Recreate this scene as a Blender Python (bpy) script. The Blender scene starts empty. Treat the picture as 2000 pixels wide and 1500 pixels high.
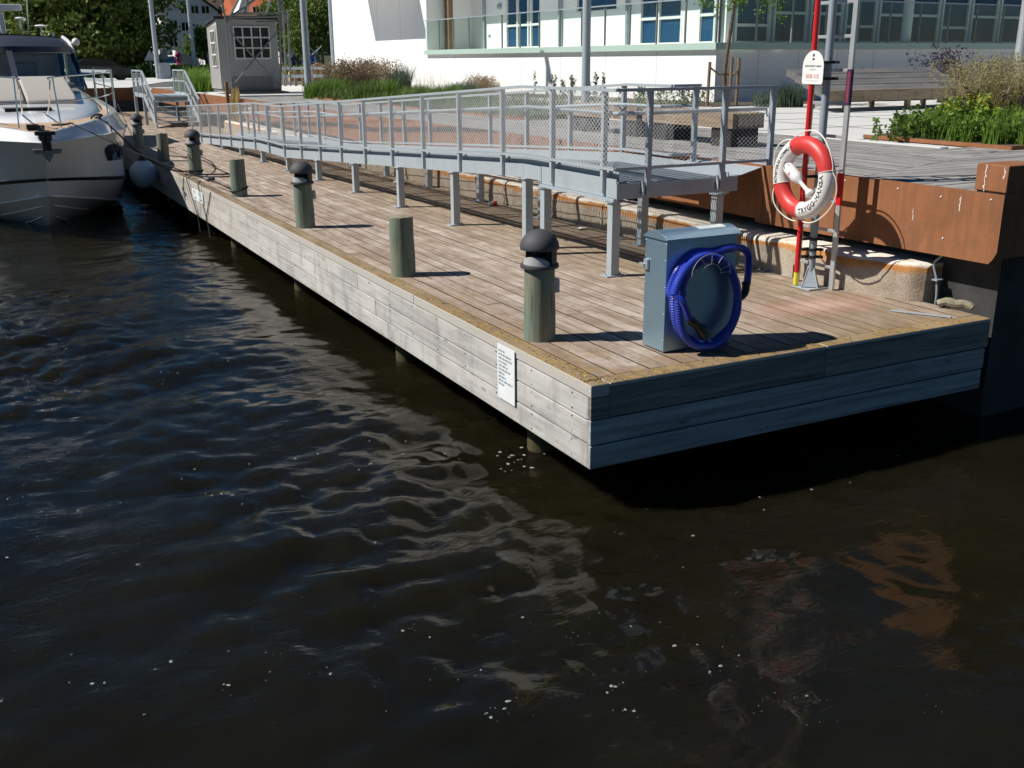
import bpy, math, random
import numpy as np
from mathutils import Vector, Matrix
random.seed(7); RNG = np.random.default_rng(7)
R = math.radians
scene = bpy.context.scene
COL = scene.collection

# ------------------------------------------------------------------ camera
F, YAW, PIT, ROL = 1992.44, 0.47245, 0.30772, -0.0069128
CAM = np.array([-3.4532, -5.5835, 2.10])
_cy, _sy, _cp, _sp = math.cos(YAW), math.sin(YAW), math.cos(PIT), math.sin(PIT)
_f = np.array([_sy*_cp, _cy*_cp, -_sp]); _r0 = np.array([_cy, -_sy, 0.]); _u0 = np.cross(_r0, _f)
_r = math.cos(ROL)*_r0 + math.sin(ROL)*_u0; _u = -math.sin(ROL)*_r0 + math.cos(ROL)*_u0
cd = bpy.data.cameras.new('camera'); cam = bpy.data.objects.new('camera', cd); COL.objects.link(cam)
cd.sensor_width = 36; cd.lens = F*36/2000; cd.clip_start = 0.05; cd.clip_end = 3000
cam.matrix_world = Matrix(((_r[0], _u[0], -_f[0], CAM[0]), (_r[1], _u[1], -_f[1], CAM[1]), (_r[2], _u[2], -_f[2], CAM[2]), (0, 0, 0, 1)))
scene.camera = cam
def at(px, py, axis, val):
    """survey helper: world point that a photo pixel (2000x1500) shows on the plane axis=val"""
    d = _f + (px-1000)/F*_r - (py-750)/F*_u
    t = (val-CAM[axis])/d[axis]
    return CAM + t*d

# ------------------------------------------------------------------ light
SUN_EL, SUN_AZ = 46.0, -22.0          # light travels towards +x, slightly -y
w = bpy.data.worlds.new('World'); scene.world = w; w.use_nodes = True
nt = w.node_tree; nt.nodes.clear()
sky = nt.nodes.new('ShaderNodeTexSky'); sky.sky_type = 'NISHITA'; sky.sun_disc = False
sky.sun_elevation = R(SUN_EL); sky.altitude = 10; sky.air_density = 1.0; sky.dust_density = 0.0; sky.ozone_density = 3.5
bg = nt.nodes.new('ShaderNodeBackground'); bg.inputs[1].default_value = 0.05
out = nt.nodes.new('ShaderNodeOutputWorld'); hs_ = nt.nodes.new('ShaderNodeHueSaturation'); hs_.inputs['Saturation'].default_value = 1.45; hs_.inputs['Value'].default_value = .70
nt.links.new(sky.outputs[0], hs_.inputs['Color']); nt.links.new(hs_.outputs[0], bg.inputs[0]); nt.links.new(bg.outputs[0], out.inputs[0])
tr = Vector((math.cos(R(SUN_AZ))*math.cos(R(SUN_EL)), math.sin(R(SUN_AZ))*math.cos(R(SUN_EL)), -math.sin(R(SUN_EL))))
to = -tr
sky.sun_rotation = math.atan2(to.x, to.y)
sl = bpy.data.lights.new('sun', 'SUN'); sl.energy = 5.0; sl.angle = R(0.53); sl.color = (1.0, 0.95, 0.87)
so = bpy.data.objects.new('sun', sl); COL.objects.link(so); so.rotation_euler = tr.to_track_quat('-Z', 'Y').to_euler()
scene.view_settings.view_transform = 'Standard'; scene.view_settings.look = 'None'
scene.view_settings.exposure = 0.2; scene.view_settings.gamma = 1.0
scene.render.engine = 'CYCLES'
scene.cycles.max_bounces = 6; scene.cycles.transparent_max_bounces = 16

# ------------------------------------------------------------------ materials
class NB:
    def __init__(s, name):
        s.m = bpy.data.materials.new(name); s.m.use_nodes = True; s.t = s.m.node_tree
        s.p = s.t.nodes['Principled BSDF']; s.o = s.t.nodes['Material Output']
    def n(s, typ, **kw):
        x = s.t.nodes.new(typ)
        for k, v in kw.items(): setattr(x, k, v)
        return x
    def l(s, a, b): s.t.links.new(a, b)
    def coord(s, scale=(1, 1, 1), out='Object'):
        c = s.n('ShaderNodeTexCoord'); mp = s.n('ShaderNodeMapping'); mp.inputs['Scale'].default_value = scale
        s.l(c.outputs[out], mp.inputs[0]); return mp.outputs[0]
    def pos(s, scale=(1, 1, 1)):
        c = s.n('ShaderNodeNewGeometry'); mp = s.n('ShaderNodeMapping'); mp.inputs['Scale'].default_value = scale
        s.l(c.outputs['Position'], mp.inputs[0]); return mp.outputs[0]
    def noise(s, vec, scale=5, detail=4, rough=.55, dist=0):
        x = s.n('ShaderNodeTexNoise'); x.inputs['Scale'].default_value = scale; x.inputs['Detail'].default_value = detail
        x.inputs['Roughness'].default_value = rough; x.inputs['Distortion'].default_value = dist
        s.l(vec, x.inputs['Vector']); return x.outputs['Fac']
    def ramp(s, fac, stops):
        x = s.n('ShaderNodeValToRGB'); e = x.color_ramp.elements
        while len(e) < len(stops): e.new(0.5)
        for i, (p, c) in enumerate(stops): e[i].position = p; e[i].color = (*c, 1) if not isinstance(c, float) else (c, c, c, 1)
        s.l(fac, x.inputs[0]); return x.outputs[0]
    def mix(s, fac, a, b, mode='MIX'):
        x = s.n('ShaderNodeMix', data_type='RGBA', blend_type=mode)
        for sock, v in ((x.inputs[0], fac), (x.inputs[6], a), (x.inputs[7], b)):
            if isinstance(v, (int, float)): sock.default_value = v
            elif isinstance(v, tuple): sock.default_value = (*v, 1)
            else: s.l(v, sock)
        return x.outputs[2]
    def math(s, op, a, b=0.0, clamp=False):
        x = s.n('ShaderNodeMath', operation=op, use_clamp=clamp)
        for sock, v in ((x.inputs[0], a), (x.inputs[1], b)):
            if isinstance(v, (int, float)): sock.default_value = v
            else: s.l(v, sock)
        return x.outputs[0]
    def bump(s, h, strength=.3, dist=.01):
        x = s.n('ShaderNodeBump'); x.inputs['Strength'].default_value = strength; x.inputs['Distance'].default_value = dist
        s.l(h, x.inputs['Height']); s.l(x.outputs[0], s.p.inputs['Normal'])
    def sep(s, v):
        x = s.n('ShaderNodeSeparateXYZ'); s.l(v, x.inputs[0]); return x.outputs
    def island(s): return s.n('ShaderNodeNewGeometry').outputs['Random Per Island']
    def set(s, col=None, rough=None, metal=None, spec=None):
        for k, v in (('Base Color', col), ('Roughness', rough), ('Metallic', metal), ('Specular IOR Level', spec)):
            if v is None: continue
            if isinstance(v, tuple): s.p.inputs[k].default_value = (*v, 1)
            elif isinstance(v, (int, float)): s.p.inputs[k].default_value = v
            else: s.l(v, s.p.inputs[k])
        return s.m
def smoothstep(b, v, lo, hi):
    x = b.n('ShaderNodeMapRange', interpolation_type='SMOOTHSTEP'); x.inputs[1].default_value = lo; x.inputs[2].default_value = hi
    b.l(v, x.inputs[0]); return x.outputs[0]
def plain(name, c, rough=.5, metal=0., var=.12, scale=6., bump=0.):
    b = NB(name); v = b.coord()
    n = b.noise(v, scale, 5)
    lo = tuple(x*(1-var) for x in c); hi = tuple(min(1, x*(1+var)) for x in c)
    col = b.ramp(n, [(.3, lo), (.7, hi)])
    if bump: b.bump(b.noise(v, scale*6, 4), bump, .01)
    return b.set(col, rough, metal)
def wood(name, c1, c2, axis=1, weather=(.5, .47, .43), rough=.85, knots=True, boards=True, fine=1.0, streak=None, offs=True):
    b = NB(name)
    g = b.n('ShaderNodeNewGeometry'); isl = g.outputs['Random Per Island']
    sc = [26*fine]*3; sc[axis] = 1.1*fine
    c = b.n('ShaderNodeTexCoord')
    add = b.n('ShaderNodeVectorMath', operation='ADD'); cmb = b.n('ShaderNodeCombineXYZ')
    if boards:
        k = b.math('MULTIPLY', isl, 37.0); b.l(k, cmb.inputs[axis]); b.l(b.math('MULTIPLY', isl, 11.0), cmb.inputs[(axis+1) % 3])
    b.l(c.outputs['Object'], add.inputs[0]); b.l(cmb.outputs[0], add.inputs[1])
    mp = b.n('ShaderNodeMapping'); mp.inputs['Scale'].default_value = sc; b.l(add.outputs[0], mp.inputs[0])
    grain = b.noise(mp.outputs[0], 1.0, 7, .65, .6)
    mp2 = b.n('ShaderNodeMapping'); s2 = [3.2]*3; s2[axis] = .8; mp2.inputs['Scale'].default_value = s2; b.l(add.outputs[0], mp2.inputs[0])
    blot = b.noise(mp2.outputs[0], 1.0, 6, .62)
    col = b.mix(b.ramp(grain, [(.33, 0.0), (.68, 1.0)]), c1, c2)
    col = b.mix(b.math('MULTIPLY', b.ramp(blot, [(.42, 0.0), (.66, 1.0)]), .75), col, weather)
    if boards:
        v = b.ramp(isl, [(0, (.86, .85, .84)), (.5, (.98, .98, .98)), (1, (1.08, 1.08, 1.08))])
        col = b.mix(1.0, col, v, 'MULTIPLY')
    if knots:
        vo = b.n('ShaderNodeTexVoronoi'); mp3 = b.n('ShaderNodeMapping'); s3 = [7.0]*3; s3[axis] = 1.9; mp3.inputs['Scale'].default_value = s3
        b.l(add.outputs[0], mp3.inputs[0]); b.l(mp3.outputs[0], vo.inputs['Vector']); vo.inputs['Scale'].default_value = 1.0
        kn = b.ramp(vo.outputs['Distance'], [(.05, 1.0), (.13, 0.0)])
        col = b.mix(b.math('MULTIPLY', kn, .6), col, tuple(x*.35 for x in c1))
    b.bump(grain, .35, .004)
    b.col = col; b.geo = g; b.vec = add.outputs[0]; b.grain = grain; b.blot = blot
    b.set(col, rough, 0, .25)
    return b
M = {}
# pier deck, with real stains (lichen along the edges, pink paint stain by the rescue pole)
b = wood('pier deck boards', (.25, .185, .14), (.48, .40, .335), 1, (.60, .53, .47), fine=.8)
P = b.n('ShaderNodeNewGeometry').outputs['Position']; sx = b.sep(P)
edge = b.math('MINIMUM', sx[0], sx[1])
n1 = b.noise(P, 2.2, 6, .7); n2 = b.noise(P, 38, 3, .7)
near = b.math('SUBTRACT', 1.0, b.math('MULTIPLY', sx[1], .11), True)
e1 = b.math('SUBTRACT', 1.0, smoothstep(b, b.math('ADD', edge, b.math('MULTIPLY', b.math('SUBTRACT', n1, .5), 1.5)), .05, .60))
lich = b.math('MULTIPLY', e1, b.ramp(n2, [(.38, 0.0), (.6, 1.0)]))
lich = b.math('MULTIPLY', lich, near)
col = b.mix(b.math('MULTIPLY', e1, b.math('MULTIPLY', near, .65)), b.col, (.19, .125, .07))
n4 = b.ramp(b.noise(P, 7, 5, .7), [(.46, 0.0), (.6, 1.0)])
col = b.mix(b.math('MULTIPLY', b.math('MULTIPLY', lich, n4), .85), col, (.46, .27, .05))
# damp brown-green staining towards the quay side
gs = smoothstep(b, b.math('ADD', sx[0], b.math('MULTIPLY', b.math('SUBTRACT', n1, .5), 1.4)), 1.4, 2.6)
col = b.mix(b.math('MULTIPLY', gs, .40), col, (.255, .19, .10))
n5 = b.noise(b.pos((1.6, .9, 1)), 2.4, 7, .72); n6 = b.noise(b.pos((9, 3, 1)), 2.0, 5, .7)
col = b.mix(b.math('MULTIPLY', b.ramp(n5, [(.42, 0.0), (.60, 1.0)]), .62), col, (.225, .155, .10))
col = b.mix(b.math('MULTIPLY', b.ramp(n6, [(.56, 0.0), (.68, 1.0)]), .5), col, (.15, .11, .08))
col = b.mix(b.math('MULTIPLY', b.ramp(n6, [(.30, 1.0), (.42, 0.0)]), .4), col, (.62, .56, .50))
dx = b.math('MULTIPLY', b.math('SUBTRACT', sx[0], 3.0), .9); dy = b.math('MULTIPLY', b.math('SUBTRACT', sx[1], 1.05), 2.0)
dd = b.math('SQRT', b.math('ADD', b.math('MULTIPLY', dx, dx), b.math('MULTIPLY', dy, dy)))
pk = b.math('SUBTRACT', 1.0, smoothstep(b, b.math('ADD', dd, b.math('MULTIPLY', n1, .5)), .65, 1.05))
col = b.mix(b.math('MULTIPLY', b.math('MULTIPLY', pk, b.ramp(n2, [(.35, .25), (.6, 1.0)])), .5), col, (.42, .19, .14))
pk2 = b.math('SUBTRACT', 1.0, smoothstep(b, b.math('ADD', dd, b.math('MULTIPLY', n2, .5)), .3, .75))
col = b.mix(b.math('MULTIPLY', pk2, .45), col, (.62, .45, .38))
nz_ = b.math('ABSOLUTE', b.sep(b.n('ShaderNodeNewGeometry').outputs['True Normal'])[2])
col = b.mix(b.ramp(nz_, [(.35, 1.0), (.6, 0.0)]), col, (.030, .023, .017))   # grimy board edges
b.set(col); M['deck'] = b.m
b = wood('edge timber', (.10, .07, .045), (.26, .195, .135), 1, (.33, .27, .20))
P = b.n('ShaderNodeNewGeometry').outputs['Position']; sx = b.sep(P); n1 = b.noise(P, 2.6, 6, .7); n2 = b.noise(P, 30, 3, .7)
near = b.math('SUBTRACT', 1.0, b.math('MULTIPLY', sx[1], .07), True)
top = b.ramp(b.sep(b.n('ShaderNodeNewGeometry').outputs['True Normal'])[2], [(.4, 0.0), (.7, 1.0)])
n5 = b.ramp(b.noise(P, 9, 5, .7), [(.42, 0.0), (.58, 1.0)])
k = b.math('MULTIPLY', b.math('MULTIPLY', b.math('MULTIPLY', near, top), b.ramp(n1, [(.30, .25), (.55, 1.0)])), b.math('ADD', b.math('MULTIPLY', n5, .7), .3))
col = b.mix(b.math('MULTIPLY', k, b.ramp(n2, [(.36, .0), (.62, .95)])), b.col, (.44, .28, .06))
side = b.math('SUBTRACT', 1.0, top)
col = b.mix(b.math('MULTIPLY', side, .8), col, b.mix(n2, (.42, .40, .37), (.62, .60, .56)))
b.set(col); M['edge'] = b.m
b = wood('shade toned end timber', (.11, .105, .09), (.33, .32, .30), 0, (.28, .26, .22), fine=.8); M['edge_shade'] = b.m  # shade of the pier's end face is put into this wood colour
b = wood('fascia boards', (.33, .325, .32), (.565, .55, .525), 1, (.63, .62, .60), fine=.8)
P = b.n('ShaderNodeNewGeometry').outputs['Position']
st = b.n('ShaderNodeMapping'); st.inputs['Scale'].default_value = (2.0, 2.2, .9); b.l(P, st.inputs[0])
n1 = b.noise(st.outputs[0], 1.6, 7, .68)
col = b.mix(b.math('MULTIPLY', b.ramp(n1, [(.5, 0.0), (.7, 1.0)]), .7), b.col, (.22, .22, .22))
n7 = b.noise(b.pos((4, 4, 14)), 1.5, 6, .7); col = b.mix(b.math('MULTIPLY', b.ramp(n7, [(.58, 0.0), (.72, 1.0)]), .55), col, (.17, .165, .15))
far = b.math('MULTIPLY', smoothstep(b, b.sep(P)[1], 4.0, 14.0), .35); col = b.mix(far, col, (.36, .31, .25))
bot = b.math('MULTIPLY', b.math('SUBTRACT', 1.0, smoothstep(b, b.math('ADD', b.sep(P)[2], b.math('MULTIPLY', n7, .12)), -.60, -.50)), .5); col = b.mix(bot, col, (.30, .28, .20))
n3 = b.noise(st.outputs[0], .7, 3, .5)
col = b.mix(b.math('MULTIPLY', b.ramp(n3, [(.48, 0.0), (.7, 1.0)]), .22), col, (.58, .50, .40))
b.set(col); M['fascia'] = b.m
b = wood('shade toned end fascia boards', (.17, .18, .18), (.50, .51, .50), 0, (.36, .37, .37), fine=.8); M['fascia_shade'] = b.m  # darker copy of the fascia wood, end face shade painted in
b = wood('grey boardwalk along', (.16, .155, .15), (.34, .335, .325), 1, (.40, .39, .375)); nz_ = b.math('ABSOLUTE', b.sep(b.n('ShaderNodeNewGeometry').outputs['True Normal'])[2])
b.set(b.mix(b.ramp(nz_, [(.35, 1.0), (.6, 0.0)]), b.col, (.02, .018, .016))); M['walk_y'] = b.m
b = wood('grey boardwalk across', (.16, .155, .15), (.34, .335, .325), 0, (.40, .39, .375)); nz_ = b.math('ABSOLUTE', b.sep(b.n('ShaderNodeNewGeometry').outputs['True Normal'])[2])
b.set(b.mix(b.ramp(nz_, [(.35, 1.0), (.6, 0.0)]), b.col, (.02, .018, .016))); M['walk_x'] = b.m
b = wood('pile wood', (.05, .04, .022), (.11, .085, .045), 2, (.07, .065, .035), boards=False); M['pile'] = b.m
def postmat(name, c1, c2, wz):
    b = wood(name, c1, c2, 2, wz, boards=False, fine=1.5, knots=True)
    oi = b.n('ShaderNodeObjectInfo'); off = b.n('ShaderNodeVectorMath', operation='SCALE'); off.inputs[3].default_value = 7.3
    b.l(oi.outputs['Location'], off.inputs[0]); a2 = b.n('ShaderNodeVectorMath', operation='ADD')
    b.l(b.vec, a2.inputs[0]); b.l(off.outputs[0], a2.inputs[1])
    mp = b.n('ShaderNodeMapping'); mp.inputs['Scale'].default_value = (5, 5, 1.2); b.l(a2.outputs[0], mp.inputs[0])
    n = b.noise(mp.outputs[0], 1.3, 6, .6)
    col = b.mix(b.ramp(n, [(.45, 0.0), (.65, .7)]), b.col, (.26, .23, .155))
    mp2 = b.n('ShaderNodeMapping'); mp2.inputs['Scale'].default_value = (60, 60, 3); b.l(a2.outputs[0], mp2.inputs[0])
    cr = b.noise(mp2.outputs[0], 1.0, 3, .6)
    col = b.mix(b.ramp(cr, [(.30, .85), (.40, 0.0)]), col, (.04, .035, .025))
    b.set(col, .8); b.bump(cr, .6, .006); return b.m
M['post'] = postmat('green treated bollard wood', (.07, .11, .09), (.225, .28, .225), (.21, .25, .20))
M['post_brown'] = postmat('grey brown bollard wood', (.12, .12, .075), (.27, .26, .17), (.24, .24, .17))
M['post_top'] = plain('weathered bollard top', (.26, .23, .16), .9, 0, .35, 22, .4)
def galv(name, c, rough=.42, metal=.55):
    b = NB(name); v = b.pos()
    vo = b.n('ShaderNodeTexVoronoi'); vo.inputs['Scale'].default_value = 55; b.l(v, vo.inputs['Vector'])
    sp = b.ramp(vo.outputs['Color'], [(0, tuple(x*.95 for x in c)), (1, tuple(min(1, x*1.04) for x in c))])
    n = b.noise(v, 3.2, 6, .65); col = b.mix(b.math('MULTIPLY', b.ramp(n, [(.5, 0.0), (.72, 1.0)]), .35), sp, tuple(x*.55 for x in c))
    rr = b.ramp(n, [(.3, rough-.07), (.7, rough+.12)])
    return b.set(col, rr, metal)
M['galv'] = galv('galvanised steel', (.41, .465, .505), .48, .15)
M['galv_dk'] = galv('dull galvanised steel', (.33, .38, .43), .5, .2)
M['wire'] = plain('galvanised wire', (.66, .68, .70), .5, .1, .03)
M['cabinet'] = plain('sky tinted galvanised cabinet sheet', (.31, .45, .56), .36, .7, .05, 2.5)  # blue of the reflected sky is put into the sheet colour
M['alu'] = plain('brushed aluminium', (.62, .63, .64), .35, .6, .05)
M['chrome'] = plain('polished stainless steel', (.78, .78, .77), .12, 1.0, .03)
b = NB('rusty weathering steel'); v = b.pos()
n1 = b.noise(v, 3.0, 8, .7); n2 = b.noise(v, 40, 4, .6); st = b.pos((9, 9, .8)); n3 = b.noise(st, 1.2, 5, .6)
col = b.ramp(n1, [(.25, (.11, .048, .026)), (.5, (.22, .085, .038)), (.75, (.31, .13, .058))])
col = b.mix(b.math('MULTIPLY', b.ramp(n3, [(.4, 0.0), (.7, 1.0)]), .45), col, (.33, .145, .065))
col = b.mix(b.math('MULTIPLY', b.ramp(n2, [(.55, 0.0), (.75, 1.0)]), .5), col, (.10, .045, .025))
n8 = b.noise(b.pos((2.2, 2.2, 1.6)), 1.6, 7, .75); col = b.mix(b.math('MULTIPLY', b.ramp(n8, [(.52, 0.0), (.66, 1.0)]), .55), col, (.10, .062, .042))
n9 = b.noise(b.pos((16, 16, .7)), 1.5, 4, .6); col = b.mix(b.math('MULTIPLY', b.ramp(n9, [(.48, 0.0), (.62, 1.0)]), .5), col, (.14, .062, .034))
b.bump(n2, .15, .002); M['corten'] = b.set(b.mix(.25, col, (.40, .175, .075)), .75, 0, .3)
# quay concrete with rust band under the top edge
b = NB('old quay concrete'); v = b.pos(); P = v; sx = b.sep(v)
n1 = b.noise(v, 4, 8, .7); n2 = b.noise(v, 55, 4, .7); n3 = b.noise(b.pos((1.2, 1.2, 4)), 2.0, 5, .6)
col = b.ramp(n1, [(.3, (.30, .245, .185)), (.5, (.43, .365, .29)), (.72, (.53, .46, .38))])
col = b.mix(b.math('MULTIPLY', b.ramp(n2, [(.35, 1.0), (.5, 0.0)]), .5), col, (.16, .13, .10))
zz = b.math('ADD', sx[2], b.math('MULTIPLY', b.math('SUBTRACT', n3, .5), .14))
band = b.math('MULTIPLY', smoothstep(b, zz, .22, .285), b.math('SUBTRACT', 1.0, smoothstep(b, zz, .30, .32)))
col = b.mix(b.math('MULTIPLY', band, .9), col, (.48, .20, .05))
capm = smoothstep(b, zz, .295, .33); col = b.mix(b.math('MULTIPLY', capm, .85), col, (.84, .79, .69))
stn = b.ramp(b.noise(b.pos((5, 5, .5)), 1.0, 4, .6), [(.56, 0.0), (.68, .55)]); col = b.mix(stn, col, (.34, .17, .09))
b.bump(n2, .8, .012); M['concrete'] = b.set(col, .92, 0, .2)
M['dark_steel'] = plain('dark wet quay wall', (.035, .035, .033), .7, 0, .5, 3, .3)
M['paving'] = plain('pale concrete paving', (.60, .595, .58), .85, 0, .07, 1.2, .1)
M['paving_edge'] = plain('pale kerb stone', (.60, .60, .585), .8, 0, .05, 3)
M['asphalt'] = plain('worn asphalt', (.11, .11, .108), .9, 0, .2, 2)
M['soil'] = plain('planting soil', (.09, .07, .045), .95, 0, .4, 14, .5)
M['grassland'] = plain('grassy bank', (.07, .10, .03), .95, 0, .5, .6, .5)
M['hill'] = plain('wooded hillside ground', (.035, .055, .02), .95, 0, .5, .08, .5)
M['render'] = plain('white painted render', (.86, .86, .85), .8, 0, .02, 1.0)
M['white_frame'] = plain('white window frame', (.78, .78, .75), .4, 0, .03)
M['glass_dark'] = None
def glassy(name, c, rough=.04, sp=.35):
    b = NB(name); b.set(c, rough, 0, sp); return b.m
M['glass_dark'] = glassy('dark blue window glass', (.02, .075, .16), .04, .15)
M['glass_black'] = glassy('black window glass', (.01, .014, .018))
b = NB('green balustrade glass'); b.set((.72, .86, .82), .03, 0, .5); b.p.inputs['Transmission Weight'].default_value = 0
tb = b.n('ShaderNodeBsdfTransparent'); tb.inputs[0].default_value = (.90, .965, .945, 1); gl = b.n('ShaderNodeBsdfGlossy'); gl.inputs['Roughness'].default_value = .02
lw = b.n('ShaderNodeLayerWeight'); lw.inputs[0].default_value = .5; fr = b.math('ADD', b.math('MULTIPLY', b.math('POWER', lw.outputs['Facing'], 5.0), .7), .035); mx = b.n('ShaderNodeMixShader')
b.l(fr, mx.inputs[0]); b.l(tb.outputs[0], mx.inputs[1]); b.l(gl.outputs[0], mx.inputs[2]); b.l(mx.outputs[0], b.o.inputs[0]); M['glass_rail'] = b.m
M['glass_band'] = glassy('frosted green glass band', (.42, .56, .50), .25)
b = NB('boat windscreen glass'); tb = b.n('ShaderNodeBsdfTransparent'); tb.inputs[0].default_value = (.62, .70, .70, 1); gl = b.n('ShaderNodeBsdfGlossy'); gl.inputs['Roughness'].default_value = .01
lw = b.n('ShaderNodeLayerWeight'); lw.inputs[0].default_value = .5; fr = b.math('ADD', b.math('MULTIPLY', b.math('POWER', lw.outputs['Facing'], 4.0), .35), .05); mx = b.n('ShaderNodeMixShader'); b.l(fr, mx.inputs[0]); b.l(tb.outputs[0], mx.inputs[1]); b.l(gl.outputs[0], mx.inputs[2]); b.l(mx.outputs[0], b.o.inputs[0]); M['windscreen'] = b.m
M['charcoal'] = plain('charcoal plastic', (.06, .062, .068), .68, 0, .1, 12)
M['reflector'] = plain('grey reflector', (.42, .42, .42), .4, 0, .1)
M['black'] = plain('black plastic', (.012, .012, .013), .45, 0, .1)
M['dark'] = plain('dark void', (.015, .014, .013), .9)
M['rope_black'] = plain('black mooring rope', (.018, .018, .02), .8, 0, .3, 60, .4)
M['rope_grey'] = plain('grey mooring rope', (.14, .13, .12), .85, 0, .3, 60, .4)
M['rope_white'] = plain('white rope', (.75, .73, .68), .75, 0, .1, 60)
M['red'] = plain('red buoy cover', (.62, .045, .04), .42, 0, .1, 5)
M['redpole'] = plain('glossy red pole', (.60, .015, .02), .25, 0, .05)
M['buoy_white'] = plain('white buoy cover', (.76, .75, .73), .45, 0, .05, 5)
M['white'] = plain('white plastic', (.80, .80, .79), .4, 0, .03)
M['paper'] = plain('white notice paper', (.74, .77, .78), .6, 0, .05, 9)
M['ink'] = plain('grey printed ink', (.25, .30, .34), .7)
M['blackink'] = plain('black lettering', (.02, .02, .03), .6)
M['redink'] = plain('red lettering', (.55, .06, .08), .6)
M['purple'] = plain('dark purple sticker', (.05, .02, .07), .5)
M['yellow'] = plain('yellow tape', (.75, .62, .05), .5)
b = NB('blue ribbed hose'); b.set((.025, .05, .40), .28, 0, .6); M['hose'] = b.m
M['gel'] = None
b = NB('white gelcoat'); b.set((.82, .83, .84), .13, 0, .5); b.p.inputs['Coat Weight'].default_value = .5; b.p.inputs['Coat Roughness'].default_value = .04; M['gel'] = b.m
M['cushion'] = plain('beige cushion', (.40, .375, .34), .75, 0, .05, 8)
M['navy'] = plain('navy canopy', (.022, .028, .045), .55, 0, .1, 4)
M['roofcloth'] = plain('dark roof cloth', (.045, .045, .05), .8, 0, .15, 30)
M['teak'] = plain('teak deck', (.46, .33, .22), .7, 0, .12, 20)
M['fender'] = plain('pale blue grey fender', (.60, .66, .70), .42, 0, .05, 5)
b = wood('hut boarding light', (.42, .42, .40), (.50, .50, .48), 2, (.50, .50, .48), knots=False); M['hut'] = b.m
M['hutmetal'] = plain('grey painted steel', (.22, .225, .22), .5, .2, .1, 8)
M['roofdark'] = plain('black roof felt', (.03, .03, .035), .8)
M['tile'] = plain('orange roof tiles', (.50, .13, .05), .8, 0, .2, 3)
M['housewhite'] = plain('pale house render', (.74, .77, .80), .85, 0, .04, 1)
M['slate'] = plain('blue grey cladding', (.30, .36, .42), .6, 0, .05, 2)
M['houselit'] = plain('sunlit tone house render', (.80, .76, .68), .85, 0, .04, 1)  # warm copy of the pale render, sunlight put into the tone
M['yellowhouse'] = plain('yellow boarding', (.72, .45, .16), .8)
M['carpaint'] = plain('black car paint', (.012, .014, .02), .2)
M['rubber'] = plain('tyre rubber', (.02, .02, .02), .8)
b = wood('massive bench timber', (.16, .115, .075), (.34, .26, .18), 1, (.40, .32, .24)); M['bench'] = b.m
b = wood('weathered lounger timber', (.085, .083, .085), (.19, .185, .19), 0, (.21, .205, .21)); M['lounger'] = b.m
b = wood('lounger front timber', (.24, .18, .11), (.48, .38, .25), 0, (.46, .37, .26)); M['lounger_front'] = b.m
M['bench_foot'] = plain('black stained foot block', (.02, .018, .016), .8, 0, .4, 12)
M['bark'] = plain('tree bark', (.14, .10, .065), .9, 0, .35, 14, .6)
M['stake'] = plain('brown wooden stake', (.23, .14, .08), .85, 0, .25, 9)
def leaf(name, c1, c2, trans=.3):
    b = NB(name); isl = b.island(); col = b.ramp(isl, [(0, c1), (1, c2)])
    b.set(col, .55, 0, .3); tl = b.n('ShaderNodeBsdfTranslucent'); b.l(col, tl.inputs[0]); mx = b.n('ShaderNodeMixShader'); mx.inputs[0].default_value = trans
    b.l(b.p.outputs[0], mx.inputs[1]); b.l(tl.outputs[0], mx.inputs[2]); b.l(mx.outputs[0], b.o.inputs[0]); return b.m
M['leaf_dark'] = leaf('dark green leaves', (.055, .11, .02), (.22, .27, .06))
M['leaf_mid'] = leaf('mid green leaves', (.06, .12, .02), (.16, .24, .05))
M['leaf_light'] = leaf('fresh green leaves', (.08, .17, .02), (.20, .33, .05))
M['leaf_fresh'] = leaf('bright green bed leaves', (.07, .15, .02), (.20, .32, .05))
M['leaf_lime'] = leaf('lime green leaves', (.17, .28, .02), (.36, .46, .06))
M['leaf_blue'] = leaf('blue green leaves', (.06, .10, .06), (.12, .17, .11))
M['straw'] = leaf('straw coloured grass', (.22, .18, .08), (.44, .37, .18))
M['straw_pink'] = leaf('pinkish feather grass', (.24, .165, .10), (.42, .33, .21))
M['purpleflower'] = leaf('purple flower spikes', (.16, .05, .15), (.30, .10, .26))
M['yellowflower'] = leaf('yellow flowers', (.55, .40, .04), (.75, .62, .10))
M['purplegrass'] = leaf('dark purple grass heads', (.04, .03, .05), (.10, .08, .11))
M['straw_gold'] = leaf('golden dried fibres', (.30, .20, .06), (.55, .42, .18))
M['moss'] = leaf('yellow brown lichen', (.16, .10, .03), (.46, .32, .09), .1)
M['foam'] = plain('foam flecks', (.27, .28, .27), .6)
M['skin'] = plain('skin', (.45, .27, .2), .6); M['pinkcloth'] = plain('pink clothing', (.65, .05, .2), .8); M['bluecloth'] = plain('blue clothing', (.04, .12, .5), .8)

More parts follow.
